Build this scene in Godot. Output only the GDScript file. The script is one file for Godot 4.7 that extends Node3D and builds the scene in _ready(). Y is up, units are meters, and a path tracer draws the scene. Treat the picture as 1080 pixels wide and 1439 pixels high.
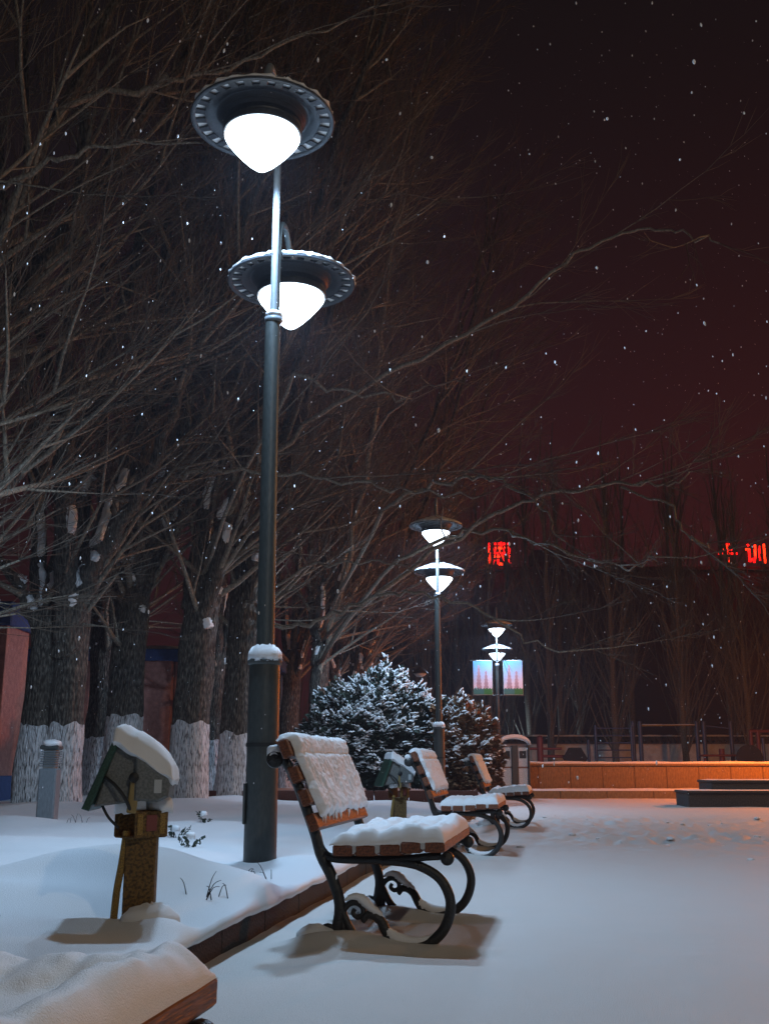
extends Node3D
# A snowy park path at night: benches, twin-headed lamps, whitewashed trees, a plaza wall and far signs.

const ROW := 0.1635            # the benches and the kerb run this far off the view axis (radians)
var rng := RandomNumberGenerator.new()
var nz := FastNoiseLite.new()
var M := {}
var used := {}
var sprays: Array = []

# ------------------------------------------------------------------ mesh builder
class MB:
	var v := PackedVector3Array()
	var n := PackedVector3Array()
	var ix := PackedInt32Array()

	func tri(a: Vector3, b: Vector3, c: Vector3) -> void:
		var k := v.size()
		var nn := (c - a).cross(b - a).normalized()
		v.append(a); v.append(b); v.append(c)
		n.append(nn); n.append(nn); n.append(nn)
		ix.append(k); ix.append(k + 1); ix.append(k + 2)

	func quad(a: Vector3, b: Vector3, c: Vector3, d: Vector3) -> void:
		var k := v.size()
		var nn := (c - a).cross(b - a).normalized()
		if nn == Vector3.ZERO:
			nn = (d - a).cross(c - a).normalized()
		for p in [a, b, c, d]:
			v.append(p); n.append(nn)
		for j in [0, 1, 2, 0, 2, 3]:
			ix.append(k + j)

	# a box with chamfered edges
	func box(c: Vector3, s: Vector3, ch := 0.0, b := Basis()) -> void:
		var h := s * 0.5
		ch = minf(ch, minf(h.x, minf(h.y, h.z)) * 0.9)
		var ax := [Vector3.RIGHT, Vector3.UP, Vector3.BACK]
		for a in 3:
			for sg: float in [-1.0, 1.0]:
				var e: Vector3 = ax[a]
				var f: Vector3 = ax[(a + 1) % 3]
				var g: Vector3 = ax[(a + 2) % 3]
				var o: Vector3 = e * (h[a] * sg)
				var fu: Vector3 = f * (h[(a + 1) % 3] - ch)
				var gu: Vector3 = g * (h[(a + 2) % 3] - ch)
				var q := [o - fu - gu, o + fu - gu, o + fu + gu, o - fu + gu]
				if sg > 0.0:
					q.reverse()
				quad(c + b * q[0], c + b * q[1], c + b * q[2], c + b * q[3])
		if ch <= 0.0:
			return
		for a in 3:
			var e: Vector3 = ax[a] * (h[a] - ch)
			var f: Vector3 = ax[(a + 1) % 3]
			var g: Vector3 = ax[(a + 2) % 3]
			var hf: float = h[(a + 1) % 3]
			var hg: float = h[(a + 2) % 3]
			for sf: float in [-1.0, 1.0]:
				for sg: float in [-1.0, 1.0]:
					var p1: Vector3 = f * (hf * sf) + g * ((hg - ch) * sg)
					var p2: Vector3 = f * ((hf - ch) * sf) + g * (hg * sg)
					var q := [p1 - e, p1 + e, p2 + e, p2 - e]
					if sf * sg < 0.0:
						q.reverse()
					quad(c + b * q[0], c + b * q[1], c + b * q[2], c + b * q[3])
		for sx: float in [-1.0, 1.0]:
			for sy: float in [-1.0, 1.0]:
				for sz: float in [-1.0, 1.0]:
					var p := [Vector3(h.x * sx, (h.y - ch) * sy, (h.z - ch) * sz), Vector3((h.x - ch) * sx, h.y * sy, (h.z - ch) * sz), Vector3((h.x - ch) * sx, (h.y - ch) * sy, h.z * sz)]
					if sx * sy * sz > 0.0:
						p.reverse()
					tri(c + b * p[0], c + b * p[1], c + b * p[2])

	# a round bar along a path; sq flattens the section across its first axis
	func tube(p: PackedVector3Array, r: PackedFloat32Array, sides := 8, sq := 1.0, up := Vector3.ZERO) -> void:
		var m := p.size()
		var k0 := v.size()
		var side := Vector3.ZERO
		for i in m:
			var t := (p[mini(i + 1, m - 1)] - p[maxi(i - 1, 0)]).normalized()
			if up != Vector3.ZERO:
				side = up
			elif i == 0:
				side = t.cross(Vector3.UP if absf(t.y) < 0.9 else Vector3.RIGHT)
			side = (side - t * side.dot(t)).normalized()
			var o := t.cross(side)
			for j in sides:
				var a := TAU * j / sides
				var d := side * (cos(a) * sq) + o * sin(a)
				v.append(p[i] + d * r[mini(i, r.size() - 1)])
				n.append((side * (cos(a) / sq) + o * sin(a)).normalized())
		for i in m - 1:
			for j in sides:
				var a := k0 + i * sides + j
				var b := k0 + i * sides + (j + 1) % sides
				ix.append(a); ix.append(b + sides); ix.append(b)
				ix.append(a); ix.append(a + sides); ix.append(b + sides)
		for e in [0, m - 1]:
			var c := v.size()
			var t2 := (p[1] - p[0]).normalized() * -1.0 if e == 0 else (p[m - 1] - p[m - 2]).normalized()
			v.append(p[e]); n.append(t2)
			for j in sides:
				v.append(v[k0 + e * sides + j]); n.append(t2)
			for j in sides:
				ix.append(c); ix.append(c + 1 + j); ix.append(c + 1 + (j + 1) % sides)

	# rings turned round y; sharp corners where the profile repeats a point
	func lathe(pr: Array, sides := 24, at := Vector3.ZERO, b := Basis()) -> void:
		var k0 := v.size()
		var m := pr.size()
		for i in m:
			var q: Vector2 = pr[i]
			var q0: Vector2 = pr[maxi(i - 1, 0)]
			var q1: Vector2 = pr[mini(i + 1, m - 1)]
			if q0 == q and i > 0: q0 = q
			if q1 == q: q1 = q
			var t := q1 - q0
			if t == Vector2.ZERO:
				t = Vector2(1, 0)
			var nn := Vector2(t.y, -t.x).normalized()
			for j in sides:
				var a := TAU * j / sides
				v.append(at + b * Vector3(cos(a) * q.x, q.y, sin(a) * q.x))
				n.append((b * Vector3(cos(a) * nn.x, nn.y, sin(a) * nn.x)).normalized())
		for i in m - 1:
			for j in sides:
				var a := k0 + i * sides + j
				var c := k0 + i * sides + (j + 1) % sides
				ix.append(a); ix.append(c); ix.append(c + sides)
				ix.append(a); ix.append(c + sides); ix.append(a + sides)

	# a flat outline (x, y) pushed along z, with chamfered rims
	func prism(pts: PackedVector2Array, z0: float, z1: float, ch := 0.0, at := Vector3.ZERO, b := Basis()) -> void:
		var m := pts.size()
		var inner := pts
		if ch > 0.0:
			var got := Geometry2D.offset_polygon(pts, -ch)
			if got.size() == 1 and got[0].size() == m:
				var best := 0
				for i in m:
					if got[0][i].distance_to(pts[0]) < got[0][best].distance_to(pts[0]):
						best = i
				inner = PackedVector2Array()
				var rev := Geometry2D.is_polygon_clockwise(got[0]) != Geometry2D.is_polygon_clockwise(pts)
				for i in m:
					inner.append(got[0][(best + (m - i if rev else i)) % m])
			else:
				ch = 0.0
		var ids := Geometry2D.triangulate_polygon(inner)
		for e: float in [0.0, 1.0]:
			var z := z1 if e > 0.0 else z0
			for i in range(0, ids.size(), 3):
				var q := [inner[ids[i]], inner[ids[i + 1]], inner[ids[i + 2]]]
				var w: Array = q.map(func(x): return at + b * Vector3(x.x, x.y, z))
				var nn: Vector3 = (w[2] - w[0]).cross(w[1] - w[0])
				if nn.dot(b * Vector3(0, 0, z - (z0 + z1) * 0.5)) < 0.0:
					w.reverse()
				tri(w[0], w[1], w[2])
		var cw := Geometry2D.is_polygon_clockwise(pts)
		for i in m:
			var k := (i + 1) % m
			var rows := [[pts[i], pts[k], z0 + ch, z1 - ch]]
			for r in rows:
				var q := [Vector3(pts[i].x, pts[i].y, z0 + ch), Vector3(pts[k].x, pts[k].y, z0 + ch), Vector3(pts[k].x, pts[k].y, z1 - ch), Vector3(pts[i].x, pts[i].y, z1 - ch)]
				if cw: q.reverse()
				quad(at + b * q[3], at + b * q[2], at + b * q[1], at + b * q[0])
			if ch > 0.0:
				for e: float in [0.0, 1.0]:
					var za := z1 - ch if e > 0.0 else z0 + ch
					var zb := z1 if e > 0.0 else z0
					var q := [Vector3(pts[i].x, pts[i].y, za), Vector3(pts[k].x, pts[k].y, za), Vector3(inner[k].x, inner[k].y, zb), Vector3(inner[i].x, inner[i].y, zb)]
					if cw != (e > 0.0): q.reverse()
					quad(at + b * q[0], at + b * q[1], at + b * q[2], at + b * q[3])

	# a sheet of (nu+1) x (nv+1) points with shared normals; ring closes it in u
	func sheet(p: PackedVector3Array, nu: int, nv: int, flip := false) -> void:
		var k0 := v.size()
		var nn := PackedVector3Array()
		nn.resize(p.size())
		var w := nu + 1
		for j in nv:
			for i in nu:
				var a := j * w + i
				var q := [a, a + 1, a + w + 1, a, a + w + 1, a + w]
				if flip:
					q = [a, a + w + 1, a + 1, a, a + w, a + w + 1]
				for t in [0, 3]:
					var x: int = q[t]
					var y: int = q[t + 1]
					var z: int = q[t + 2]
					var f := (p[z] - p[x]).cross(p[y] - p[x])
					nn[x] += f; nn[y] += f; nn[z] += f
					ix.append(k0 + x); ix.append(k0 + y); ix.append(k0 + z)
		for i in p.size():
			v.append(p[i]); n.append(nn[i].normalized())

	# the same where the first and last columns are one seam
	func ring_sheet(p: PackedVector3Array, nu: int, nv: int, flip := false) -> void:
		var k0 := n.size()
		sheet(p, nu, nv, flip)
		for j in nv + 1:
			var a := k0 + j * (nu + 1)
			var s := (n[a] + n[a + nu]).normalized()
			n[a] = s
			n[a + nu] = s

	func done() -> ArrayMesh:
		var m := ArrayMesh.new()
		var a := []
		a.resize(Mesh.ARRAY_MAX)
		a[Mesh.ARRAY_VERTEX] = v
		a[Mesh.ARRAY_NORMAL] = n
		a[Mesh.ARRAY_INDEX] = ix
		m.add_surface_from_arrays(Mesh.PRIMITIVE_TRIANGLES, a)
		return m

# ------------------------------------------------------------------ scene helpers
func numbered(called: String) -> String:
	used[called] = used.get(called, 0) + 1
	return called if used[called] == 1 else "%s_%03d" % [called, used[called] - 1]

func tag(o: Node, label: String, category: String, group := "", kind := "") -> Node:
	if label: o.set_meta("label", label)
	if category: o.set_meta("category", category)
	if group: o.set_meta("group", group)
	if kind: o.set_meta("kind", kind)
	return o

func thing(called: String, label: String, category: String, at := Vector3.ZERO, turn := 0.0, group := "") -> Node3D:
	var o := Node3D.new()
	o.name = numbered(called)
	add_child(o)
	o.position = at
	o.rotation.y = turn
	tag(o, label, category, group)
	return o

func part(called: String, mb: MB, m: Material, parent: Node) -> MeshInstance3D:
	return put(called, mb.done(), m, parent)

func put(called: String, mesh: Mesh, m: Material, parent: Node) -> MeshInstance3D:
	var o := MeshInstance3D.new()
	o.mesh = mesh
	o.material_override = m
	o.name = numbered(called) if parent == self else called
	parent.add_child(o, true)
	return o

func copy(o: Node3D, at: Vector3, turn: float, label: String) -> Node3D:
	var c: Node3D = o.duplicate()
	c.name = numbered(String(o.name).rstrip("0123456789").trim_suffix("_"))
	add_child(c)
	c.position = at
	c.rotation.y = turn
	c.set_meta("label", label)
	return c

func lin(r: float, g: float, b: float) -> Color:
	return Color(r, g, b).linear_to_srgb()

func noise_tex(freq: float, size := 512, kind := FastNoiseLite.TYPE_SIMPLEX_SMOOTH, oct := 4, seed := 3) -> NoiseTexture2D:
	var f := FastNoiseLite.new()
	f.noise_type = kind
	f.frequency = freq
	f.fractal_octaves = oct
	f.seed = seed
	var t := NoiseTexture2D.new()
	t.width = size
	t.height = size
	t.seamless = true
	t.noise = f
	return t

func ramp(t: NoiseTexture2D, stops: Array) -> NoiseTexture2D:
	var g := Gradient.new()
	g.offsets = PackedFloat32Array(stops.map(func(s): return s[0]))
	g.colors = PackedColorArray(stops.map(func(s): return s[1]))
	t.color_ramp = g
	return t

func mat(c: Color, rough := 0.8, metal := 0.0) -> StandardMaterial3D:
	var m := StandardMaterial3D.new()
	m.albedo_color = c
	m.roughness = rough
	m.metallic = metal
	return m

# colour from a noise ramp, relief (centimetres) from another, laid on from three sides
func noisy(stops: Array, freq: float, scale: Vector3, rough := 0.8, relief: NoiseTexture2D = null, cm := 0.0, world := false) -> StandardMaterial3D:
	var m := mat(Color.WHITE, rough)
	m.albedo_texture = ramp(noise_tex(freq, 512, FastNoiseLite.TYPE_SIMPLEX_SMOOTH, 5, stops.size() + int(freq * 1000)), stops)
	m.uv1_triplanar = true
	m.uv1_world_triplanar = world
	m.uv1_scale = scale
	if relief:
		m.heightmap_enabled = true
		m.heightmap_texture = relief
		m.heightmap_scale = cm
	return m

func hash01(a: float, b: float) -> float:
	return fposmod(sin(a * 127.1 + b * 311.7) * 43758.5453, 1.0)

# grains of snow: each pixel its own height and tone, so that the texture has no seam where it repeats
var grain_height: ImageTexture
var grain_tone: ImageTexture
func snow_mat(r: float, g: float, b: float, tiles: float, cm: float, world: bool) -> StandardMaterial3D:
	if grain_height == null:
		var rn := RandomNumberGenerator.new()
		rn.seed = 61
		var hb := PackedByteArray()
		var tb := PackedByteArray()
		hb.resize(640 * 640)
		tb.resize(640 * 640 * 3)
		for i in 640 * 640:
			hb[i] = rn.randi() & 255
			var t := 238 + (rn.randi() & 15)
			tb[i * 3] = t
			tb[i * 3 + 1] = t
			tb[i * 3 + 2] = t
		grain_height = ImageTexture.create_from_image(Image.create_from_data(640, 640, false, Image.FORMAT_L8, hb))
		grain_tone = ImageTexture.create_from_image(Image.create_from_data(640, 640, false, Image.FORMAT_RGB8, tb))
	var m := mat(lin(r, g, b) * 1.03, 0.65)
	m.albedo_texture = grain_tone
	m.uv1_triplanar = true
	m.uv1_world_triplanar = world
	m.uv1_scale = Vector3.ONE * tiles
	m.heightmap_enabled = true
	m.heightmap_texture = grain_height
	m.heightmap_scale = cm
	return m

func materials() -> void:
	var fine := noise_tex(0.06, 512, FastNoiseLite.TYPE_SIMPLEX_SMOOTH, 4, 11)
	var rough_n := noise_tex(0.03, 512, FastNoiseLite.TYPE_SIMPLEX_SMOOTH, 5, 12)
	var bark_n := noise_tex(0.02, 512, FastNoiseLite.TYPE_SIMPLEX, 4, 13)
	# fresh snow: one colour, a fine grain of relief
	M.snow = snow_mat(0.80, 0.805, 0.815, 1.1, 0.2, true)
	M.snow_near = snow_mat(0.81, 0.81, 0.815, 1.7, 0.11, false)
	M.bark = noisy([[0.25, lin(0.03, 0.025, 0.02)], [0.6, lin(0.125, 0.108, 0.088)], [0.85, lin(0.27, 0.24, 0.20)]], 0.03, Vector3(2.2, 0.5, 2.2), 0.95, bark_n, 5.0)
	M.limb = noisy([[0.2, lin(0.14, 0.12, 0.09)], [0.8, lin(0.36, 0.31, 0.24)]], 0.03, Vector3(2.0, 1.0, 2.0), 0.9, bark_n, 2.0)
	M.twig = mat(lin(0.105, 0.082, 0.060), 0.85)
	M.wash = noisy([[0.24, lin(0.06, 0.055, 0.05)], [0.36, lin(0.45, 0.44, 0.44)], [0.5, lin(0.76, 0.76, 0.77)], [1.0, lin(0.84, 0.84, 0.85)]], 0.025, Vector3(3.2, 0.55, 3.2), 0.95, bark_n, 4.0)
	M.iron = noisy([[0.0, lin(0.010, 0.010, 0.010)], [1.0, lin(0.026, 0.025, 0.024)]], 0.05, Vector3(6, 6, 6), 0.42, rough_n, 0.25)
	M.wood = noisy([[0.2, lin(0.07, 0.020, 0.008)], [0.5, lin(0.15, 0.044, 0.016)], [0.8, lin(0.22, 0.070, 0.026)]], 0.02, Vector3(9, 9, 0.9), 0.5, rough_n, 0.15)
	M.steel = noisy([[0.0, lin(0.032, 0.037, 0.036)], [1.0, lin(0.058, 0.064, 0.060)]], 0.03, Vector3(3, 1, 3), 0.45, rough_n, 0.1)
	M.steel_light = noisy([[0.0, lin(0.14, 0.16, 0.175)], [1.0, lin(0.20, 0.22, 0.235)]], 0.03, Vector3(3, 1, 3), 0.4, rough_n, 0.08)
	M.shade = noisy([[0.0, lin(0.022, 0.025, 0.031)], [1.0, lin(0.048, 0.054, 0.064)]], 0.03, Vector3(3, 3, 3), 0.5, rough_n, 0.1)
	M.rust = noisy([[0.15, lin(0.05, 0.028, 0.012)], [0.45, lin(0.13, 0.072, 0.022)], [0.7, lin(0.20, 0.115, 0.03)], [0.95, lin(0.09, 0.03, 0.018)]], 0.03, Vector3(4, 4, 4), 0.85, rough_n, 0.4)
	M.yellow = noisy([[0.3, lin(0.10, 0.05, 0.015)], [0.6, lin(0.38, 0.24, 0.05)]], 0.05, Vector3(8, 8, 8), 0.7, rough_n, 0.3)
	M.red_tag = noisy([[0.0, lin(0.13, 0.03, 0.028)], [1.0, lin(0.24, 0.075, 0.065)]], 0.05, Vector3(8, 8, 8), 0.8)
	M.housing = noisy([[0.2, lin(0.10, 0.105, 0.10)], [0.8, lin(0.17, 0.175, 0.165)]], 0.03, Vector3(5, 5, 5), 0.55, rough_n, 0.15)
	M.green = noisy([[0.2, lin(0.010, 0.036, 0.024)], [0.8, lin(0.024, 0.072, 0.048)]], 0.03, Vector3(6, 6, 6), 0.5, rough_n, 0.1)
	M.glass = mat(lin(0.02, 0.025, 0.03), 0.1)
	M.black = mat(lin(0.012, 0.012, 0.012), 0.6)
	M.brass = mat(lin(0.33, 0.24, 0.10), 0.45, 0.4)
	M.paper = mat(lin(0.45, 0.46, 0.45), 0.8)
	M.kerb = noisy([[0.2, lin(0.020, 0.019, 0.018)], [0.8, lin(0.050, 0.047, 0.044)]], 0.04, Vector3(4, 4, 4), 0.8, rough_n, 0.4)
	M.pink = noisy([[0.2, lin(0.34, 0.14, 0.11)], [0.8, lin(0.46, 0.20, 0.16)]], 0.02, Vector3(0.8, 0.8, 0.8), 0.9, fine, 0.5)
	M.brick = noisy([[0.2, lin(0.085, 0.034, 0.028)], [0.8, lin(0.16, 0.065, 0.05)]], 0.04, Vector3(3, 3, 3), 0.95, fine, 0.6)
	M.mortar = mat(lin(0.16, 0.13, 0.12), 0.95)
	M.blue = noisy([[0.0, lin(0.03, 0.055, 0.16)], [1.0, lin(0.045, 0.08, 0.22)]], 0.02, Vector3(1, 1, 1), 0.8)
	M.slate = noisy([[0.2, lin(0.15, 0.088, 0.032)], [0.5, lin(0.19, 0.115, 0.044)], [0.8, lin(0.23, 0.14, 0.056)]], 0.03, Vector3(1.6, 0.5, 1.6), 0.75, rough_n, 0.3)
	M.plaster = noisy([[0.2, lin(0.60, 0.62, 0.64)], [0.8, lin(0.76, 0.78, 0.80)]], 0.02, Vector3(0.3, 0.3, 0.3), 0.9)
	M.rooftile = mat(lin(0.06, 0.065, 0.07), 0.8)
	M.stone = noisy([[0.2, lin(0.022, 0.02, 0.02)], [0.8, lin(0.05, 0.047, 0.045)]], 0.03, Vector3(2, 2, 2), 0.8, rough_n, 0.4)
	M.needle = noisy([[0.2, lin(0.018, 0.03, 0.022)], [0.8, lin(0.05, 0.07, 0.045)]], 0.05, Vector3(3, 3, 3), 0.8)
	M.dry_needle = noisy([[0.2, lin(0.09, 0.042, 0.016)], [0.8, lin(0.26, 0.125, 0.05)]], 0.05, Vector3(3, 3, 3), 0.8)
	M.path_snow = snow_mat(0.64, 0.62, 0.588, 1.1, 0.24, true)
	M.red_paint = mat(lin(0.16, 0.025, 0.025), 0.5)
	M.blue_paint = mat(lin(0.03, 0.05, 0.10), 0.5)
	M.tin = noisy([[0.2, lin(0.45, 0.47, 0.50)], [0.8, lin(0.65, 0.68, 0.70)]], 0.02, Vector3(3, 3, 3), 0.35, rough_n, 0.1)
	M.tin.metallic = 0.5
	M.dark_block = mat(lin(0.02, 0.02, 0.022), 0.9)
	M.flake = mat(lin(0.9, 0.9, 0.92), 0.6)
	M.lamp = glow(Color(0.86, 0.94, 1.0), 5.0)
	M.neon = glow(Color(1.0, 0.02, 0.03), 3.0)
	M.neon_hot = glow(Color(1.0, 0.20, 0.05), 3.6)
	M.sodium = glow(Color(1.0, 0.5, 0.12), 6.0)
	M.warm = glow(Color(1.0, 0.82, 0.6), 6.0)
	M.far_lamp = glow(Color(0.85, 0.95, 1.0), 12.0)

func glow(c: Color, e: float) -> StandardMaterial3D:
	var m := mat(Color(0.9, 0.9, 0.9), 0.4)
	m.emission_enabled = true
	m.emission = c
	m.emission_energy_multiplier = e
	return m

func omni(parent: Node, at: Vector3, c: Color, e: float, size: float) -> void:
	var l := OmniLight3D.new()
	l.name = "light"
	l.light_color = c
	l.light_energy = e
	l.light_size = size
	l.omni_range = 60.0
	l.omni_attenuation = 2.0
	l.shadow_enabled = true
	parent.add_child(l, true)
	l.position = at

func down_light(parent: Node, at: Vector3, c: Color, e: float, size: float) -> void:
	var l := SpotLight3D.new()
	l.name = "light"
	l.light_color = c
	l.light_energy = e
	l.light_size = size
	l.spot_range = 60.0
	l.spot_attenuation = 2.0
	l.spot_angle = 87.0
	l.spot_angle_attenuation = 0.2
	l.shadow_enabled = true
	parent.add_child(l, true)
	l.position = at
	l.rotation.x = -PI * 0.5

func smooth_path(p: PackedVector3Array, k := 4) -> PackedVector3Array:
	var out := PackedVector3Array()
	for i in p.size() - 1:
		for j in k:
			out.append(p[i].cubic_interpolate(p[i + 1], p[maxi(i - 1, 0)], p[mini(i + 2, p.size() - 1)], float(j) / k))
	out.append(p[p.size() - 1])
	return out

func taper(m: int, a: float, b: float, pw := 1.0) -> PackedFloat32Array:
	var r := PackedFloat32Array()
	for i in m:
		r.append(lerpf(a, b, pow(float(i) / maxi(m - 1, 1), pw)))
	return r

# a lump of snow on a flat or round thing: half a ball, uneven, closed below
func lump(mb: MB, at: Vector3, rx: float, rz: float, h: float, sd: float, pw := 0.55, nu := 28, nv := 9, drop := 0.012) -> void:
	var p := PackedVector3Array()
	for j in nv + 1:
		var t := float(j) / nv
		for i in nu + 1:
			var a := TAU * (i % nu) / nu
			var w := 1.0 + 0.10 * nz.get_noise_2d(cos(a) * 60.0 + sd * 50.0, sin(a) * 60.0 + sd * 20.0)
			var r := sin(t * PI * 0.5)
			var y := h * pow(maxf(cos(t * PI * 0.5), 0.0), pw)
			var q := Vector3(cos(a) * rx * r * w, y, sin(a) * rz * r * w)
			q.y += h * 0.22 * nz.get_noise_2d(q.x * 900.0 / (rx + rz) + sd * 99.0, q.z * 900.0 / (rx + rz)) * (1.0 - t * t)
			if j == nv: q.y = -drop * (0.5 + hash01(i % nu, sd))
			p.append(at + q)
	for i in nu + 1:
		p.append(at + Vector3(0, -drop * 0.2, 0))
	mb.ring_sheet(p, nu, nv + 1, true)

# ------------------------------------------------------------------ ground heights
const KERB := Vector3(-0.62, 0, -4.17)
func along(t: float) -> Vector3:
	return KERB + Vector3(sin(ROW), 0, -cos(ROW)) * t
func kerb_x(z: float) -> float:
	return KERB.x + (KERB.z - z) * tan(ROW)

const MOUNDS := [[-1.12, -4.85, 0.58, 0.25, 0.20], [-1.55, -4.45, 0.7, 0.16, 0.05], [-0.45, -6.15, 0.20, 0.25, 0.05], [-0.75, -3.85, 0.12, 0.1, 0.05], [-1.0, -3.95, 0.16, 0.1, 0.03], [-2.4, -7.2, 1.0, 0.6, 0.04], [-1.9, -9.0, 1.3, 0.5, 0.05], [-3.2, -9.6, 0.5, 0.4, 0.06], [-4.0, -13.0, 0.9, 0.6, 0.08], [-2.6, -14.7, 0.6, 0.45, 0.09], [-2.2, -15.7, 0.6, 0.4, 0.08]]

func lawn_y(x: float, z: float) -> float:
	var s := maxf((kerb_x(z) - x) * cos(ROW), 0.0)
	var y := 0.155 + 0.045 * smoothstep(0.05, 1.2, s)
	for m in MOUNDS:
		var dx: float = (x - m[0]) / m[2]
		var dz: float = (z - m[1]) / m[3]
		y += m[4] * exp(-(dx * dx + dz * dz))
	y += 0.022 * nz.get_noise_2d(x * 22.0, z * 30.0) + 0.008 * nz.get_noise_2d(x * 90.0 + 40.0, z * 110.0)
	return y

const TROD := [[3.2, -11.2, 2.6, 1.4], [4.6, -8.9, 1.5, 0.6], [2.6, -14.5, 3.0, 1.2], [6.0, -13.5, 2.5, 2.5]]
func path_y(x: float, z: float) -> float:
	var y := 0.014 * nz.get_noise_2d(x * 14.0, z * 14.0) + 0.007 * nz.get_noise_2d(x * 55.0, z * 42.0 + 90.0) + 0.003 * nz.get_noise_2d(x * 190.0, z * 190.0)
	for m in TROD:
		var dx: float = (x - m[0]) / m[2]
		var dz: float = (z - m[1]) / m[3]
		var w := exp(-(dx * dx + dz * dz))
		if w > 0.02:
			y += w * (0.06 * nz.get_noise_2d(x * 150.0, z * 190.0 + 300.0) - 0.02)
	# drifts that the wind left at the bench feet
	for b in benches:
		var q := Vector2(x - b.x, z - b.z)
		if q.length() < 1.4:
			var lx := q.x * cos(ROW) + q.y * sin(ROW)
			var lz := -q.x * sin(ROW) + q.y * cos(ROW)
			for e: float in [0.475, -0.475]:
				y += 0.045 * exp(-(pow((lx + 0.30) / 0.16, 2) + pow((lz - e) / 0.10, 2)))
				y += 0.020 * exp(-(pow((lx - 0.02) / 0.20, 2) + pow((lz - e) / 0.07, 2)))
				y -= 0.020 * exp(-(pow((lx + 0.12) / 0.3, 2) + pow((lz - e - 0.13) / 0.05, 2)))
			y += 0.05 * exp(-(pow((lx + 0.44) / 0.13, 2) + pow((lz - 0.58) / 0.10, 2)))
	# snow banked against the kerb
	var s := x - kerb_x(z)
	if s > -0.1 and s < 0.6:
		y += 0.010 * exp(-s * s / 0.02) * (0.6 + 0.8 * nz.get_noise_2d(z * 40.0, 7.0))
	return y

var benches: Array = []

func axis_lines(from: float, dense_a: float, dense_b: float, to: float, step: float) -> PackedFloat32Array:
	var out := PackedFloat32Array()
	var x := dense_a
	var st := step
	var low := PackedFloat32Array()
	while x > from:
		st *= 1.13
		x -= st
		low.append(x)
	low.reverse()
	out.append_array(low)
	x = dense_a
	while x < dense_b:
		out.append(x)
		x += step
	st = step
	while x < to:
		out.append(x)
		x += st
		st *= 1.13
	out.append(to)
	return out

func build_ground() -> void:
	var xs := axis_lines(-90.0, -1.7, 3.6, 90.0, 0.032)
	var zs := PackedFloat32Array()
	var z := 30.0
	while z > -0.9:
		zs.append(z)
		z -= maxf(0.1, z * 0.3)
	while z > -160.0:
		zs.append(z)
		z -= 0.03 * maxf(1.0, pow(-z / 4.5, 1.6))
	var p := PackedVector3Array()
	for zz in zs:
		for xx in xs:
			p.append(Vector3(xx, path_y(xx, zz) if zz > -45.0 and absf(xx) < 30.0 else 0.0, zz))
	var mb := MB.new()
	mb.sheet(p, xs.size() - 1, zs.size() - 1, true)
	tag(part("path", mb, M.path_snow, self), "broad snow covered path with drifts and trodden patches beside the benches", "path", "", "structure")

	# the planted strip above the kerb, its snow rolling over the kerb's edge
	var ss := PackedFloat32Array([-0.022, -0.030, -0.032, -0.026, -0.010, 0.015, 0.05, 0.09])
	var q := 0.14
	while q < 60.0:
		ss.append(q)
		q += 0.05 * maxf(1.0, pow(q / 2.0, 1.3))
	var drop := PackedFloat32Array([0.108, 0.116, 0.130, 0.146])
	var ts := PackedFloat32Array()
	var t := -9.0
	while t < 50.0:
		ts.append(t)
		t += 0.05 * maxf(1.0, pow(absf(t + 4.0) / 5.0, 1.5))
	p = PackedVector3Array()
	var left := Vector3(-cos(ROW), 0, -sin(ROW))
	for tt in ts:
		for i in ss.size():
			var wob := 0.006 * nz.get_noise_2d(tt * 130.0, 5.0) * (1.0 if i < 7 else 0.0)
			var a := along(tt) + left * (ss[i] + wob)
			var y := lawn_y(a.x, a.z)
			if i < 4:
				y = drop[i] + 0.010 * nz.get_noise_2d(tt * 160.0, 30.0 + i * 3.0)
			else:
				y = lerpf(y, 0.146, clampf((0.06 - ss[i]) / 0.09, 0.0, 1.0) * 0.55)
			p.append(Vector3(a.x, y, a.z))
	mb = MB.new()
	mb.sheet(p, ss.size() - 1, ts.size() - 1, false)
	tag(part("lawn", mb, M.snow, self), "snow covered planting strip behind the kerb with a rounded mound", "lawn", "", "structure")

	var kerb := Node3D.new()
	kerb.name = "kerb"
	add_child(kerb)
	tag(kerb, "dark brown stone kerb along the path", "kerb", "", "structure")
	mb = MB.new()
	mb.box(Vector3.ZERO, Vector3(0.12, 0.22, 0.594), 0.004)
	var stone := mb.done()
	for i in 48:
		var o := put("kerb_stone", stone, M.kerb, kerb)
		o.position = along(-5.0 + i * 0.6) + left * (0.064 + 0.003 * hash01(i, 3.0)) + Vector3(0, -0.005 + 0.004 * hash01(i, 1.0), 0)
		o.rotation.y = -ROW

	# a low brown edging across the strip, in front of the snowy bush
	var edge := Node3D.new()
	edge.name = "edging"
	add_child(edge)
	tag(edge, "low brown stone edging across the strip before the snowy bush", "edging", "", "structure")
	mb = MB.new()
	mb.box(Vector3.ZERO, Vector3(0.49, 0.22, 0.12), 0.006)
	stone = mb.done()
	for i in 9:
		var o := put("edging_stone", stone, M.brick, edge)
		o.position = Vector3(-2.9 + i * 0.5, 0.23, -15.9)

# ------------------------------------------------------------------ benches
func curve2(pts: Array, z := 0.0, k := 5) -> PackedVector3Array:
	var p := PackedVector3Array()
	for i in range(0, pts.size(), 2):
		p.append(Vector3(pts[i], pts[i + 1], z))
	return smooth_path(p, k)

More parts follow.
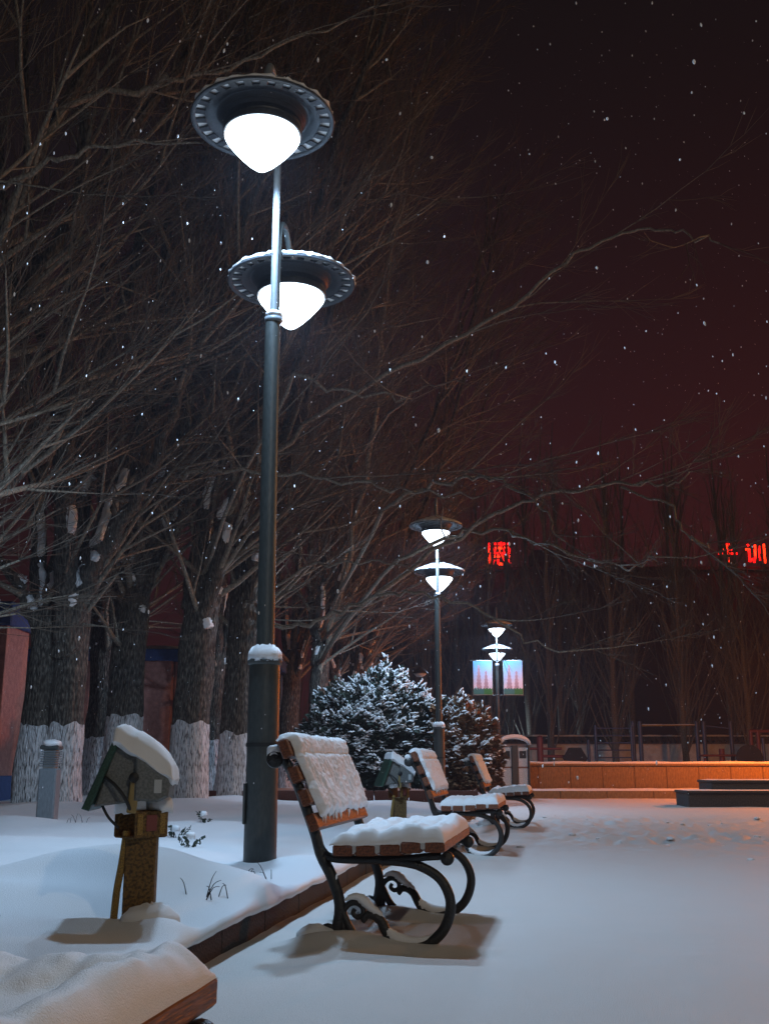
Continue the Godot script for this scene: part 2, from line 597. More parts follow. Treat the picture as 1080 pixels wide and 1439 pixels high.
func make_bench(at: Vector3, label: String, sd: int, deep := false) -> void:
	var b := thing("park_bench", label, "bench", at, -ROW, "park benches along the kerb")
	# cast-iron ends: S-curved back leg, seat rail, open ring at the front, scrolls
	for e: float in [0.475, -0.475]:
		var mb := MB.new()
		var bar := func(pts: Array, r0: float, r1: float, rm := 0.0):
			var p := curve2(pts, 0.0, 6)
			var r := taper(p.size(), r0, r1)
			if rm > 0.0:
				for i in p.size():
					var t := float(i) / (p.size() - 1)
					r[i] = lerpf(lerpf(r0, r1, t), rm, sin(t * PI))
			mb.tube(p, r, 10, 0.85, Vector3(0, 0, 1))
		bar.call([-0.632, 0.735, -0.60, 0.715, -0.545, 0.618, -0.504, 0.517, -0.469, 0.427, -0.444, 0.346, -0.405, 0.275, -0.376, 0.205, -0.364, 0.144, -0.372, 0.08, -0.392, 0.0, -0.40, -0.04], 0.020, 0.024, 0.023)
		bar.call([-0.366, 0.15, -0.352, 0.09, -0.352, 0.03, -0.35, -0.03], 0.014, 0.017)
		bar.call([-0.462, 0.41, -0.440, 0.362, -0.396, 0.334, -0.254, 0.328, -0.113, 0.332, -0.02, 0.342, 0.045, 0.346], 0.019, 0.015)
		bar.call([-0.20, 0.325, -0.113, 0.322, -0.035, 0.305, 0.038, 0.262, 0.076, 0.196, 0.076, 0.127, 0.042, 0.058, -0.023, 0.014, -0.096, 0.008, -0.151, 0.028, -0.178, 0.062, -0.197, 0.096, -0.225, 0.117, -0.253, 0.119, -0.268, 0.106, -0.258, 0.094], 0.018, 0.011, 0.022)
		bar.call([-0.362, 0.145, -0.332, 0.084, -0.299, 0.037, -0.243, 0.006, -0.178, 0.0, -0.10, 0.004], 0.017, 0.016)
		bar.call([-0.355, 0.08, -0.352, 0.125, -0.330, 0.157, -0.298, 0.165, -0.272, 0.148, -0.270, 0.122, -0.292, 0.110, -0.310, 0.124, -0.303, 0.140], 0.014, 0.009)
		bar.call([-0.376, 0.05, -0.412, 0.074, -0.455, 0.052, -0.487, 0.045], 0.012, 0.011)
		bar.call([-0.500, 0.030, -0.482, 0.022, -0.470, 0.036, -0.480, 0.052, -0.500, 0.050], 0.013, 0.010)
		var f := part("end_frame", mb, M.iron, b)
		f.position.z = e
		for s in [[-0.644, 0.723, 0.036], [0.070, 0.338, 0.027]]:
			var ms := MB.new()
			ms.lathe([Vector2(0.0, 0.026), Vector2(s[2] * 0.55, 0.026), Vector2(s[2] * 0.62, 0.018), Vector2(s[2] * 0.85, 0.022), Vector2(s[2], 0.012), Vector2(s[2], -0.012), Vector2(s[2] * 0.85, -0.022), Vector2(0.0, -0.022)], 20, Vector3.ZERO, Basis(Vector3.RIGHT, PI * 0.5))
			var sc := part("scroll", ms, M.iron, f)
			sc.position = Vector3(s[0], s[1], 0)
	# slats
	var seat := [[-0.339, 0.368], [-0.2475, 0.369], [-0.150, 0.373], [-0.065, 0.383], [0.028, 0.386]]
	for s in seat:
		var mb := MB.new()
		mb.box(Vector3.ZERO, Vector3(0.082, 0.042, 1.12), 0.006)
		var o := part("seat_slat", mb, M.wood, b)
		o.position = Vector3(s[0], s[1], 0)
	var back := [[-0.598, 0.765], [-0.556, 0.662], [-0.512, 0.572], [-0.478, 0.474]]
	for s in back:
		var mb := MB.new()
		mb.box(Vector3.ZERO, Vector3(0.040, 0.078 if s[1] > 0.7 else 0.068, 1.12), 0.006)
		var o := part("back_slat", mb, M.wood, b)
		o.position = Vector3(s[0] + 0.012, s[1], 0)
		o.rotation.z = 0.40
	# snow on the seat: fallen through a little between the slats, broken off at the ends
	var gaps := [-0.293, -0.199, -0.1075, -0.018]
	var nu := 60
	var nv := 76
	var top := PackedVector3Array()
	var hollow := func(x: float, z: float) -> float:
		if not deep: return 0.0
		var h := 0.0
		for c in [[-0.13, -0.36, 0.09, 0.09], [-0.14, -0.11, 0.09, 0.09], [-0.14, 0.15, 0.09, 0.09], [-0.14, 0.38, 0.09, 0.08]]:
			h -= 0.030 * exp(-(pow((x - c[0]) / c[2], 2) + pow((z - c[1]) / c[3], 2)))
		return h - 0.016 + 0.022 * exp(-pow((x - 0.015) / 0.045, 2)) + 0.012 * exp(-pow((x + 0.30) / 0.06, 2))
	for j in nv + 1:
		for i in nu + 1:
			var u := float(i) / nu
			var w := float(j) / nv
			var uu := clampf(u, 0.03, 0.97)
			var ww := clampf(w, 0.025, 0.975)
			var x := lerpf(-0.392, 0.066, (uu - 0.03) / 0.94)
			var z := lerpf(-0.557, 0.557, (ww - 0.025) / 0.95)
			var ex := minf((x + 0.392) / 0.05, (0.066 - x) / 0.03)
			var ez := (0.557 - absf(z)) / 0.035
			var rim := pow(clampf(ex, 0.0, 1.0), 0.4) * pow(clampf(ez, 0.0, 1.0), 0.4)
			var gap := 0.0
			for g: float in gaps:
				gap += exp(-pow((x - g) / 0.016, 2))
			var thick: float = 0.054 + 0.022 * nz.get_noise_2d(x * 120.0 + sd * 77.0, z * 90.0) + 0.010 * nz.get_noise_2d(x * 420.0, z * 330.0 + sd * 31.0) - 0.009 * gap + 0.0035 * nz.get_noise_2d(x * 1100.0, z * 1000.0 + sd * 5.0) + hollow.call(x, z)
			var base := 0.391 + 0.020 * smoothstep(-0.3, 0.06, x) * 0.8
			var y := base + maxf(thick, 0.012) * rim
			var outx := 0.0
			if i == 0 or i == nu or j == 0 or j == nv:
				var sag := 0.0
				if j == 0 or j == nv:
					sag = clampf(gap, 0.0, 1.0) * (0.026 + 0.02 * hash01(i, sd)) + 0.006 * nz.get_noise_2d(x * 700.0, sd * 10.0)
				elif i == nu:
					sag = 0.010 + 0.012 * nz.get_noise_2d(z * 260.0, sd * 9.0)
				y = base - 0.004 - maxf(sag, -0.006)
				outx = 0.003 if i == nu else 0.0
			var ragged := 0.006 * nz.get_noise_2d(x * 330.0, sd * 13.0 + signf(z)) if ez < 1.0 else 0.0
			top.append(Vector3(x + outx, y, z + ragged * signf(z)))
	var sm := MB.new()
	sm.sheet(top, nu, nv, true)
	# underside
	var und := PackedVector3Array()
	for j in nv + 1:
		for i in nu + 1:
			var q := top[j * (nu + 1) + i]
			if i > 0 and i < nu and j > 0 and j < nv:
				q.y = 0.3885 + 0.018 * smoothstep(-0.3, 0.06, q.x) * 0.8
			und.append(q)
	sm.sheet(und, nu, nv, false)
	part("seat_snow", sm, M.snow_near, b)
	# snow plastered on the back, rolled over the top slat, its lower edge hanging in icy fringes
	nu = 150
	nv = 60
	var fr := PackedVector3Array()
	var bk := PackedVector3Array()
	var dir := Vector3(-sin(0.40), cos(0.40), 0)
	var out := Vector3(cos(0.40), sin(0.40), 0)
	var foot := Vector3(-0.452, 0.508, 0)
	var hgt := 0.315
	for j in nv + 1:
		var w := float(j) / nv
		for i in nu + 1:
			var u := float(i) / nu
			var near_edge := 0.535 - 0.020 * absf(sin(w * 9.5 + 0.6)) - 0.03 * (1.0 - w) + 0.008 * nz.get_noise_2d(w * 300.0, sd * 21.0)
			var far_edge := -0.54 + 0.01 * nz.get_noise_2d(w * 300.0, sd * 41.0)
			var z := lerpf(far_edge, near_edge, u)
			var frng := 0.020 * nz.get_noise_2d(z * 500.0, sd * 17.0) + 0.02 * nz.get_noise_2d(z * 90.0, sd * 3.0) + 0.012
			var edge := minf(minf(u, 1.0 - u) * nu / 4.0, minf(w * nv / 4.0, 1.0))
			var rim := pow(clampf(edge, 0.0, 1.0), 0.5)
			var thick := 0.028 + 0.006 * nz.get_noise_2d(z * 40.0 + sd * 9.0, w * 60.0) + 0.008 * nz.get_noise_2d(z * 900.0, w * 120.0 + sd * 70.0) + 0.004 * nz.get_noise_2d(z * 1500.0, w * 900.0)
			thick -= 0.009 * exp(-pow((w - 0.66) / 0.025, 2))
			var q: Vector3
			var s := lerpf(-frng, hgt, minf(w / 0.8, 1.0))
			q = foot + dir * s
			var normal := out
			var back_off := 0.0
			if w > 0.8:
				var a := (w - 0.8) / 0.2 * 2.2
				normal = out * cos(a) + dir * sin(a)
				back_off = 0.038
				q = foot + dir * hgt - out * minf((w - 0.8) / 0.2, 1.0) * back_off
				thick = thick * (1.0 + 0.3 * sin(minf(a, PI)))
			fr.append(q + normal * (thick * rim + 0.002) + Vector3(0, 0, z))
			bk.append(q - normal * 0.002 + Vector3(0, 0, z) if rim > 0.0 else fr[fr.size() - 1])
	sm = MB.new()
	sm.sheet(fr, nu, nv, false)
	sm.sheet(bk, nu, nv, true)
	# little icicles under the fringe
	var r2 := RandomNumberGenerator.new()
	r2.seed = 900 + sd
	for i in 16:
		var z := r2.randf_range(-0.5, 0.48)
		var q := foot + Vector3(0.012, -0.004, z)
		var l := r2.randf_range(0.015, 0.04)
		sm.tube(PackedVector3Array([q, q + Vector3(0.002, -l * 0.6, 0), q + Vector3(0.002, -l, 0)]), PackedFloat32Array([0.006, 0.003, 0.0006]), 5)
	part("back_snow", sm, M.snow_near, b)
	# snow caught in the iron rings and scrolls
	for e: float in [0.475, -0.475]:
		sm = MB.new()
		var p := curve2([-0.186, 0.085, -0.168, 0.058, -0.140, 0.040, -0.09, 0.026, -0.02, 0.032, 0.025, 0.062], e, 5)
		var r := PackedFloat32Array()
		for i in p.size():
			r.append(0.004 + 0.019 * sin(PI * pow(float(i) / (p.size() - 1), 0.8)) * (1.0 + 0.25 * nz.get_noise_1d(i * 60.0 + sd * 40.0)))
		sm.tube(p, r, 9, 1.0, Vector3(0, 0, 1))
		part("ring_snow", sm, M.snow_near, b)
		sm = MB.new()
		p = curve2([-0.345, 0.172, -0.320, 0.185, -0.29, 0.186, -0.262, 0.168, -0.235, 0.144, -0.205, 0.125, -0.19, 0.11], e, 4)
		r = PackedFloat32Array()
		for i in p.size():
			r.append(0.003 + 0.017 * sin(PI * float(i) / (p.size() - 1)) * (1.0 + 0.35 * nz.get_noise_1d(i * 90.0 + sd * 20.0)))
		sm.tube(p, r, 8, 1.0, Vector3(0, 0, 1))
		part("scroll_snow", sm, M.snow_near, b)
		sm = MB.new()
		lump(sm, Vector3(-0.648, 0.752, e), 0.032, 0.022, 0.030, sd * 0.3 + e, 0.5, 16, 6)
		part("arm_snow", sm, M.snow_near, b)
		sm = MB.new()
		lump(sm, Vector3(-0.455, 0.03, e + 0.01), 0.085, 0.075, 0.05, sd * 0.7 + e, 0.9, 20, 7, 0.05)
		part("foot_snow", sm, M.snow_near, b)

# ------------------------------------------------------------------ lamps
var spoke: Mesh
func lamp_head(parent: Node, at: Vector3, sd: int, lit: bool) -> void:
	var h := Node3D.new()
	h.name = "lamp_head"
	parent.add_child(h, true)
	h.position = at
	# shade: a wide shallow dish; its rim is pierced by short slots, so it is built as an inner dish, a rim ring and bars between
	var mb := MB.new()
	mb.lathe([Vector2(0.0, 0.135), Vector2(0.05, 0.13), Vector2(0.05, 0.13), Vector2(0.16, 0.085), Vector2(0.26, 0.045), Vector2(0.345, 0.018), Vector2(0.345, 0.018), Vector2(0.345, 0.008), Vector2(0.345, 0.008), Vector2(0.30, 0.010), Vector2(0.285, 0.030), Vector2(0.262, 0.028), Vector2(0.255, 0.0), Vector2(0.243, 0.0), Vector2(0.243, 0.03), Vector2(0.0, 0.04)], 56)
	var shade := part("shade", mb, M.shade, h)
	mb = MB.new()
	mb.lathe([Vector2(0.400, 0.004), Vector2(0.402, -0.006), Vector2(0.424, -0.010), Vector2(0.430, -0.004), Vector2(0.428, 0.004), Vector2(0.400, 0.008), Vector2(0.400, 0.004)], 64)
	part("rim", mb, M.shade, shade)
	if spoke == null:
		mb = MB.new()
		mb.box(Vector3.ZERO, Vector3(0.066, 0.008, 0.046), 0.002)
		spoke = mb.done()
	for i in 26:
		var a := TAU * i / 26.0
		var sp := put("spoke", spoke, M.shade, shade)
		sp.position = Vector3(cos(a) * 0.372, 0.006, sin(a) * 0.372)
		sp.rotation.y = -a
	mb = MB.new()
	mb.lathe([Vector2(0.222, -0.04), Vector2(0.242, -0.012), Vector2(0.258, 0.012), Vector2(0.250, 0.016), Vector2(0.234, -0.02), Vector2(0.222, -0.10), Vector2(0.232, -0.102), Vector2(0.236, -0.095), Vector2(0.230, -0.06), Vector2(0.222, -0.04)], 48)
	part("collar", mb, M.shade, h)
	mb = MB.new()
	mb.lathe([Vector2(0.0, -0.338), Vector2(0.012, -0.335), Vector2(0.04, -0.320), Vector2(0.085, -0.283), Vector2(0.135, -0.231), Vector2(0.180, -0.178), Vector2(0.211, -0.138), Vector2(0.224, -0.115), Vector2(0.220, -0.098), Vector2(0.18, -0.08)], 40)
	var bulb := part("bulb", mb, M.lamp if lit else M.paper, h)
	if lit:
		down_light(bulb, Vector3(0, -0.20, 0), Color(0.70, 0.85, 1.0), LAMP_E, 0.10)
	# cap of snow with a scalloped edge
	var nu := 84
	var nv := 14
	var p := PackedVector3Array()
	for j in nv + 1:
		var t := float(j) / nv
		for i in nu + 1:
			var a := TAU * (i % nu) / nu
			var wave := 0.5 + 0.5 * cos(a * 26.0 + sd)
			var rr := 0.425 + 0.010 * wave + 0.012 * nz.get_noise_2d(cos(a) * 90.0 + sd * 30.0, sin(a) * 90.0)
			var r := rr * t
			var y := 0.178 - 0.150 * pow(t, 1.25) + 0.016 * nz.get_noise_2d(cos(a) * r * 700.0 + sd * 50.0, sin(a) * r * 700.0)
			if t > 0.85: y -= 0.016 * pow((t - 0.85) / 0.15, 2.0) - 0.010 * wave * (t - 0.85) / 0.15
			p.append(Vector3(cos(a) * r, y, sin(a) * r))
	for i in nu + 1:
		var a := TAU * i / nu
		p.append(Vector3(cos(a) * 0.418, 0.009, sin(a) * 0.418))
	for i in nu + 1:
		var a := TAU * i / nu
		p.append(Vector3(cos(a) * 0.33, 0.026, sin(a) * 0.33))
	mb = MB.new()
	mb.ring_sheet(p, nu, nv + 2, true)
	part("snow_cap", mb, M.snow_near, h)

const LAMP_E := 7.4

func make_lamp(at: Vector3, label: String, sd: int) -> Node3D:
	var o := thing("lamp_post", label, "street lamp", at, 0.0, "twin-headed lamps along the path")
	var mb := MB.new()
	mb.lathe([Vector2(0.0, -0.3), Vector2(0.094, -0.3), Vector2(0.094, -0.3), Vector2(0.092, 0.0), Vector2(0.088, 1.06), Vector2(0.088, 1.06), Vector2(0.098, 1.065), Vector2(0.100, 1.085), Vector2(0.100, 1.085), Vector2(0.094, 1.096), Vector2(0.094, 1.096), Vector2(0.05, 1.10)], 32)
	var base := part("base", mb, M.steel, o)
	mb = MB.new()
	mb.lathe([Vector2(0.090, 0.600), Vector2(0.0945, 0.600), Vector2(0.0945, 0.600), Vector2(0.0945, 0.622), Vector2(0.0945, 0.622), Vector2(0.090, 0.622)], 32)
	part("band", mb, M.black, base)
	mb = MB.new()
	mb.prism(PackedVector2Array([Vector2(-0.035, 0.0), Vector2(0.035, 0.0), Vector2(0.035, 0.22), Vector2(-0.035, 0.22)]), 0.0, 0.012, 0.003)
	var door := part("hatch", mb, M.steel, base)
	door.position = Vector3(-0.088, 0.18, 0.02)
	door.rotation.y = -1.4
	mb = MB.new()
	var pts := PackedVector3Array()
	for i in 9:
		pts.append(Vector3(lerpf(0.0, -0.006, i / 8.0), lerpf(1.08, 3.2, i / 8.0), 0))
	mb.tube(pts, taper(9, 0.053, 0.046), 24)
	part("shaft", mb, M.steel, o)
	mb = MB.new()
	lump(mb, Vector3(0, 1.098, 0), 0.098, 0.098, 0.085, sd, 0.75, 28, 9, 0.014)
	part("snow_collar", mb, M.snow_near, o)
	mb = MB.new()
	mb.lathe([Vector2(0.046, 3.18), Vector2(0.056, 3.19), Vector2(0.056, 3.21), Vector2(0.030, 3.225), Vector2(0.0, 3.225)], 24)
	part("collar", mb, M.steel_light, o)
	mb = MB.new()
	lump(mb, Vector3(0, 3.222, 0), 0.054, 0.054, 0.04, sd + 4, 0.6, 20, 6, 0.008)
	part("snow_collar", mb, M.snow_near, o)
	# slim tube that bends over towards the camera side and carries the upper lamp; a second one the lower lamp
	var up := Vector3(-0.04, 0, 0.50)
	var dn := Vector3(0.06, 0, -0.50)
	mb = MB.new()
	mb.tube(smooth_path(PackedVector3Array([Vector3(0, 3.2, 0.012), Vector3(0, 3.8, 0.012), Vector3(0, 4.45, 0.012), up * 0.15 + Vector3(0, 4.66, 0.012), up * 0.42 + Vector3(0, 4.77, 0), up * 0.72 + Vector3(0, 4.73, 0), up + Vector3(0, 4.38, 0)]), 5), PackedFloat32Array([0.023]), 16)
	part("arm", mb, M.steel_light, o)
	mb = MB.new()
	mb.tube(smooth_path(PackedVector3Array([Vector3(0.012, 3.2, -0.030), Vector3(0.014, 3.7, -0.034), dn * 0.25 + Vector3(0, 3.90, 0), dn * 0.45 + Vector3(0, 3.965, 0), dn * 0.62 + Vector3(0, 3.955, 0), dn * 0.9 + Vector3(0, 3.84, 0), dn + Vector3(0, 3.80, 0)]), 5), PackedFloat32Array([0.020]), 14)
	part("arm", mb, M.steel, o)
	lamp_head(o, up + Vector3(0, 4.265, 0), sd * 2, true)
	lamp_head(o, dn + Vector3(0, 3.686, 0), sd * 2 + 1, true)
	return o

func make_plain_lamp(called: String, label: String, at: Vector3, h: float, head: Vector3, glow_m: Material, c: Color, e: float) -> void:
	var o := thing(called, label, "street lamp", at)
	var mb := MB.new()
	mb.lathe([Vector2(0.0, -0.1), Vector2(0.10, -0.1), Vector2(0.10, 0.5), Vector2(0.07, 0.56), Vector2(0.045, h), Vector2(0.0, h + 0.02)], 16)
	part("post", mb, M.steel, o)
	mb = MB.new()
	mb.tube(smooth_path(PackedVector3Array([Vector3(0, h - 0.1, 0), Vector3(0, h + 0.1, 0) + head * 0.2, head * 0.8 + Vector3(0, h + 0.16, 0), head + Vector3(0, h + 0.12, 0)]), 4), PackedFloat32Array([0.025]), 10)
	part("arm", mb, M.steel, o)
	mb = MB.new()
	mb.lathe([Vector2(0.0, 0.16), Vector2(0.06, 0.14), Vector2(0.17, 0.05), Vector2(0.20, 0.0), Vector2(0.18, 0.0), Vector2(0.0, 0.03)], 24)
	var hd := part("hood", mb, M.shade, o)
	hd.position = head + Vector3(0, h, 0)
	mb = MB.new()
	mb.lathe([Vector2(0.0, -0.09), Vector2(0.08, -0.075), Vector2(0.14, -0.03), Vector2(0.155, 0.005), Vector2(0.0, 0.01)], 20)
	var bl := part("bulb", mb, glow_m, o)
	bl.position = head + Vector3(0, h, 0)
	if e > 0.0:
		omni(bl, Vector3(0, -0.04, 0), c, e, 0.12)

# ------------------------------------------------------------------ trees
func make_sprays() -> void:
	var r := RandomNumberGenerator.new()
	r.seed = 77
	for k in 5:
		var mb := MB.new()
		var p := PackedVector3Array()
		var q := Vector3.ZERO
		var d := Vector3(0, 0, -1)
		for i in 6:
			p.append(q)
			d = (d + Vector3(r.randfn() * 0.10, r.randfn() * 0.08 + 0.05, 0)).normalized()
			q += d * 0.2
		mb.tube(p, taper(6, 0.007, 0.002), 4)
		for i in 6:
			var a := p[r.randi_range(0, 4)]
			var dd := Vector3(r.randf_range(-1, 1) * 0.6, r.randf_range(-0.3, 0.6), -1).normalized()
			var l := r.randf_range(0.25, 0.6)
			var b := a + dd * l * 0.5
			var c := b + (dd + Vector3(0, 0.25, -0.2) + Vector3(r.randfn(), r.randfn(), r.randfn()) * 0.12).normalized() * l * 0.5
			mb.tube(PackedVector3Array([a, b, c]), PackedFloat32Array([0.0042, 0.003, 0.0012]), 3)
		sprays.append(mb.done())

func bark_tube(mb: MB, p: PackedVector3Array, r: PackedFloat32Array, sides: int, relief: float, sd: float, top_cut := 0.0) -> void:
	var q := PackedVector3Array()
	var acc := 0.0
	for i in p.size():
		var t := (p[mini(i + 1, p.size() - 1)] - p[maxi(i - 1, 0)]).normalized()
		var side := t.cross(Vector3.FORWARD).normalized()
		var o := side.cross(t)
		if i > 0: acc += p[i].distance_to(p[i - 1])
		for j in sides + 1:
			var a := TAU * (j % sides) / sides
			var w := 1.0 + relief * (nz.get_noise_3d(cos(a) * 220.0 + sd, acc * 55.0, sin(a) * 220.0) + 0.6 * nz.get_noise_3d(cos(a) * 60.0, acc * 25.0 + sd, sin(a) * 60.0))
			var up := 0.0
			if top_cut > 0.0 and i >= p.size() - 2:
				up = top_cut * nz.get_noise_2d(a * 60.0, sd) 
			q.append(p[i] + (side * cos(a) + o * sin(a)) * r[i] * w + Vector3(0, up, 0))
	mb.ring_sheet(q, sides, p.size() - 1, false)

# thin broken ridges of snow along the flatter stretches of a limb
func snow_line(o: Node, p: PackedVector3Array, ra: PackedFloat32Array, sd: int) -> void:
	var run := PackedVector3Array()
	var rr := PackedFloat32Array()
	for i in p.size():
		var t := (p[mini(i + 1, p.size() - 1)] - p[maxi(i - 1, 0)]).normalized()
		var ok := absf(t.y) < 0.8 and nz.get_noise_2d(i * 30.0 + sd * 71.0, p[0].y * 90.0) > -0.12 and i < p.size() - 1
		if ok:
			run.append(p[i] + Vector3(0, ra[i] * 0.8, 0))
			rr.append(maxf(ra[i] * 0.42, 0.004) * (0.8 + 0.6 * nz.get_noise_2d(i * 90.0, sd * 13.0)))
		elif run.size() > 2:
			rr[0] = 0.001
			rr[rr.size() - 1] = 0.001
			var mb := MB.new()
			mb.tube(run, rr, 6)
			part("snow_ridge", mb, M.snow_near, o)
		if not ok:
			run = PackedVector3Array()
			rr = PackedFloat32Array()

# snow lodged on the upper side of a limb: a lens that hugs the bark
func snow_patch(mb: MB, p: PackedVector3Array, ra: PackedFloat32Array, f0: float, fl: float, sd: float) -> void:
	var nu := 8
	var nv := 10
	var q := PackedVector3Array()
	for j in nv + 1:
		var f := (f0 + fl * j / nv) * (p.size() - 1)
		var i := clampi(int(f), 0, p.size() - 2)
		var c := p[i].lerp(p[i + 1], f - i)
		var t := (p[i + 1] - p[i]).normalized()
		var up := (Vector3(0.25, 0.9, 0.35) - t * Vector3(0.25, 0.9, 0.35).dot(t)).normalized()
		var sd2 := t.cross(up)
		for k in nu + 1:
			var a := lerpf(-1.0, 1.0, float(k) / nu)
			var edge := (1.0 - a * a) * sin(PI * j / nv)
			var wob := 0.8 + 1.3 * nz.get_noise_2d(j * 22.0 + sd * 9.0, k * 26.0)
			var ang := a * 0.62 * (1.0 + 0.35 * nz.get_noise_2d(j * 45.0, sd * 30.0))
			q.append(c + (up * cos(ang) + sd2 * sin(ang)) * (ra[i] * 0.90 + 0.045 * edge * wob + 0.10 * ra[i] * minf(edge * 2.0, 1.0)))
	mb.sheet(q, nu, nv, false)

func grow(mb: MB, spots: Array, r: RandomNumberGenerator, a: Vector3, d: Vector3, l: float, r0: float, level: int, pull: Vector3, dens: float) -> void:
	var m := maxi(4, int(l / 0.35))
	var p := PackedVector3Array([a])
	var q := a
	for i in m:
		d = (d + Vector3(r.randfn() * 0.07, r.randfn() * 0.06, r.randfn() * 0.07) + pull / m).normalized()
		q += d * l / m
		p.append(q)
	mb.tube(p, taper(p.size(), r0, maxf(r0 * 0.22, 0.003)), 6 if r0 > 0.02 else 4)
	spray_along(spots, r, p, 0.15, dens)
	if level > 0:
		for k in int(l * 1.3 * dens):
			var i := r.randi_range(1, p.size() - 2)
			var t := (p[i + 1] - p[i]).normalized()
			var dd := (t + Vector3(r.randfn(), r.randfn() * 0.6 + 0.1, r.randfn()).normalized() * 0.75).normalized()
			grow(mb, spots, r, p[i], dd, l * r.randf_range(0.3, 0.6), r0 * 0.5, level - 1, pull, dens)

func spray_along(spots: Array, r: RandomNumberGenerator, p: PackedVector3Array, from: float, dens: float) -> void:
	for i in p.size() - 1:
		var sl := p[i].distance_to(p[i + 1])
		var c := sl * 2.7 * dens
		for k in int(c) + (1 if r.randf() < fmod(c, 1.0) else 0):
			if float(i) / p.size() < from: continue
			var t := (p[i + 1] - p[i]).normalized()
			var dd := (t + Vector3(r.randfn(), r.randfn() * 0.7 + 0.15, r.randfn()).normalized() * 0.6).normalized()
			var bs := Basis.looking_at(dd, Vector3.UP if absf(dd.y) < 0.95 else Vector3.RIGHT) * Basis(Vector3.BACK, r.randf() * TAU)
			spots.append(Transform3D(bs.scaled(Vector3.ONE * r.randf_range(0.55, 1.15)), p[i].lerp(p[i + 1], r.randf())))
	var e := (p[p.size() - 1] - p[p.size() - 2]).normalized()
	spots.append(Transform3D(Basis.looking_at(e, Vector3.UP if absf(e.y) < 0.95 else Vector3.RIGHT), p[p.size() - 1]))

func twig_mesh(o: Node, called: String, spots: Array, mesh: Mesh, m: Material, r: RandomNumberGenerator) -> void:
	var per := []
	for k in sprays.size(): per.append([])
	if mesh == null:
		for s in spots: per[r.randi() % sprays.size()].append(s)
	else:
		per = [spots]
	for k in per.size():
		if per[k].is_empty(): continue
		var mm := MultiMesh.new()
		mm.transform_format = MultiMesh.TRANSFORM_3D
		mm.mesh = sprays[k] if mesh == null else mesh
		mm.instance_count = per[k].size()
		for i in per[k].size():
			mm.set_instance_transform(i, per[k][i])
		var mi := MultiMeshInstance3D.new()
		mi.multimesh = mm
		mi.material_override = m
		mi.name = called
		mi.set_meta("kind", "stuff")
		o.add_child(mi, true)

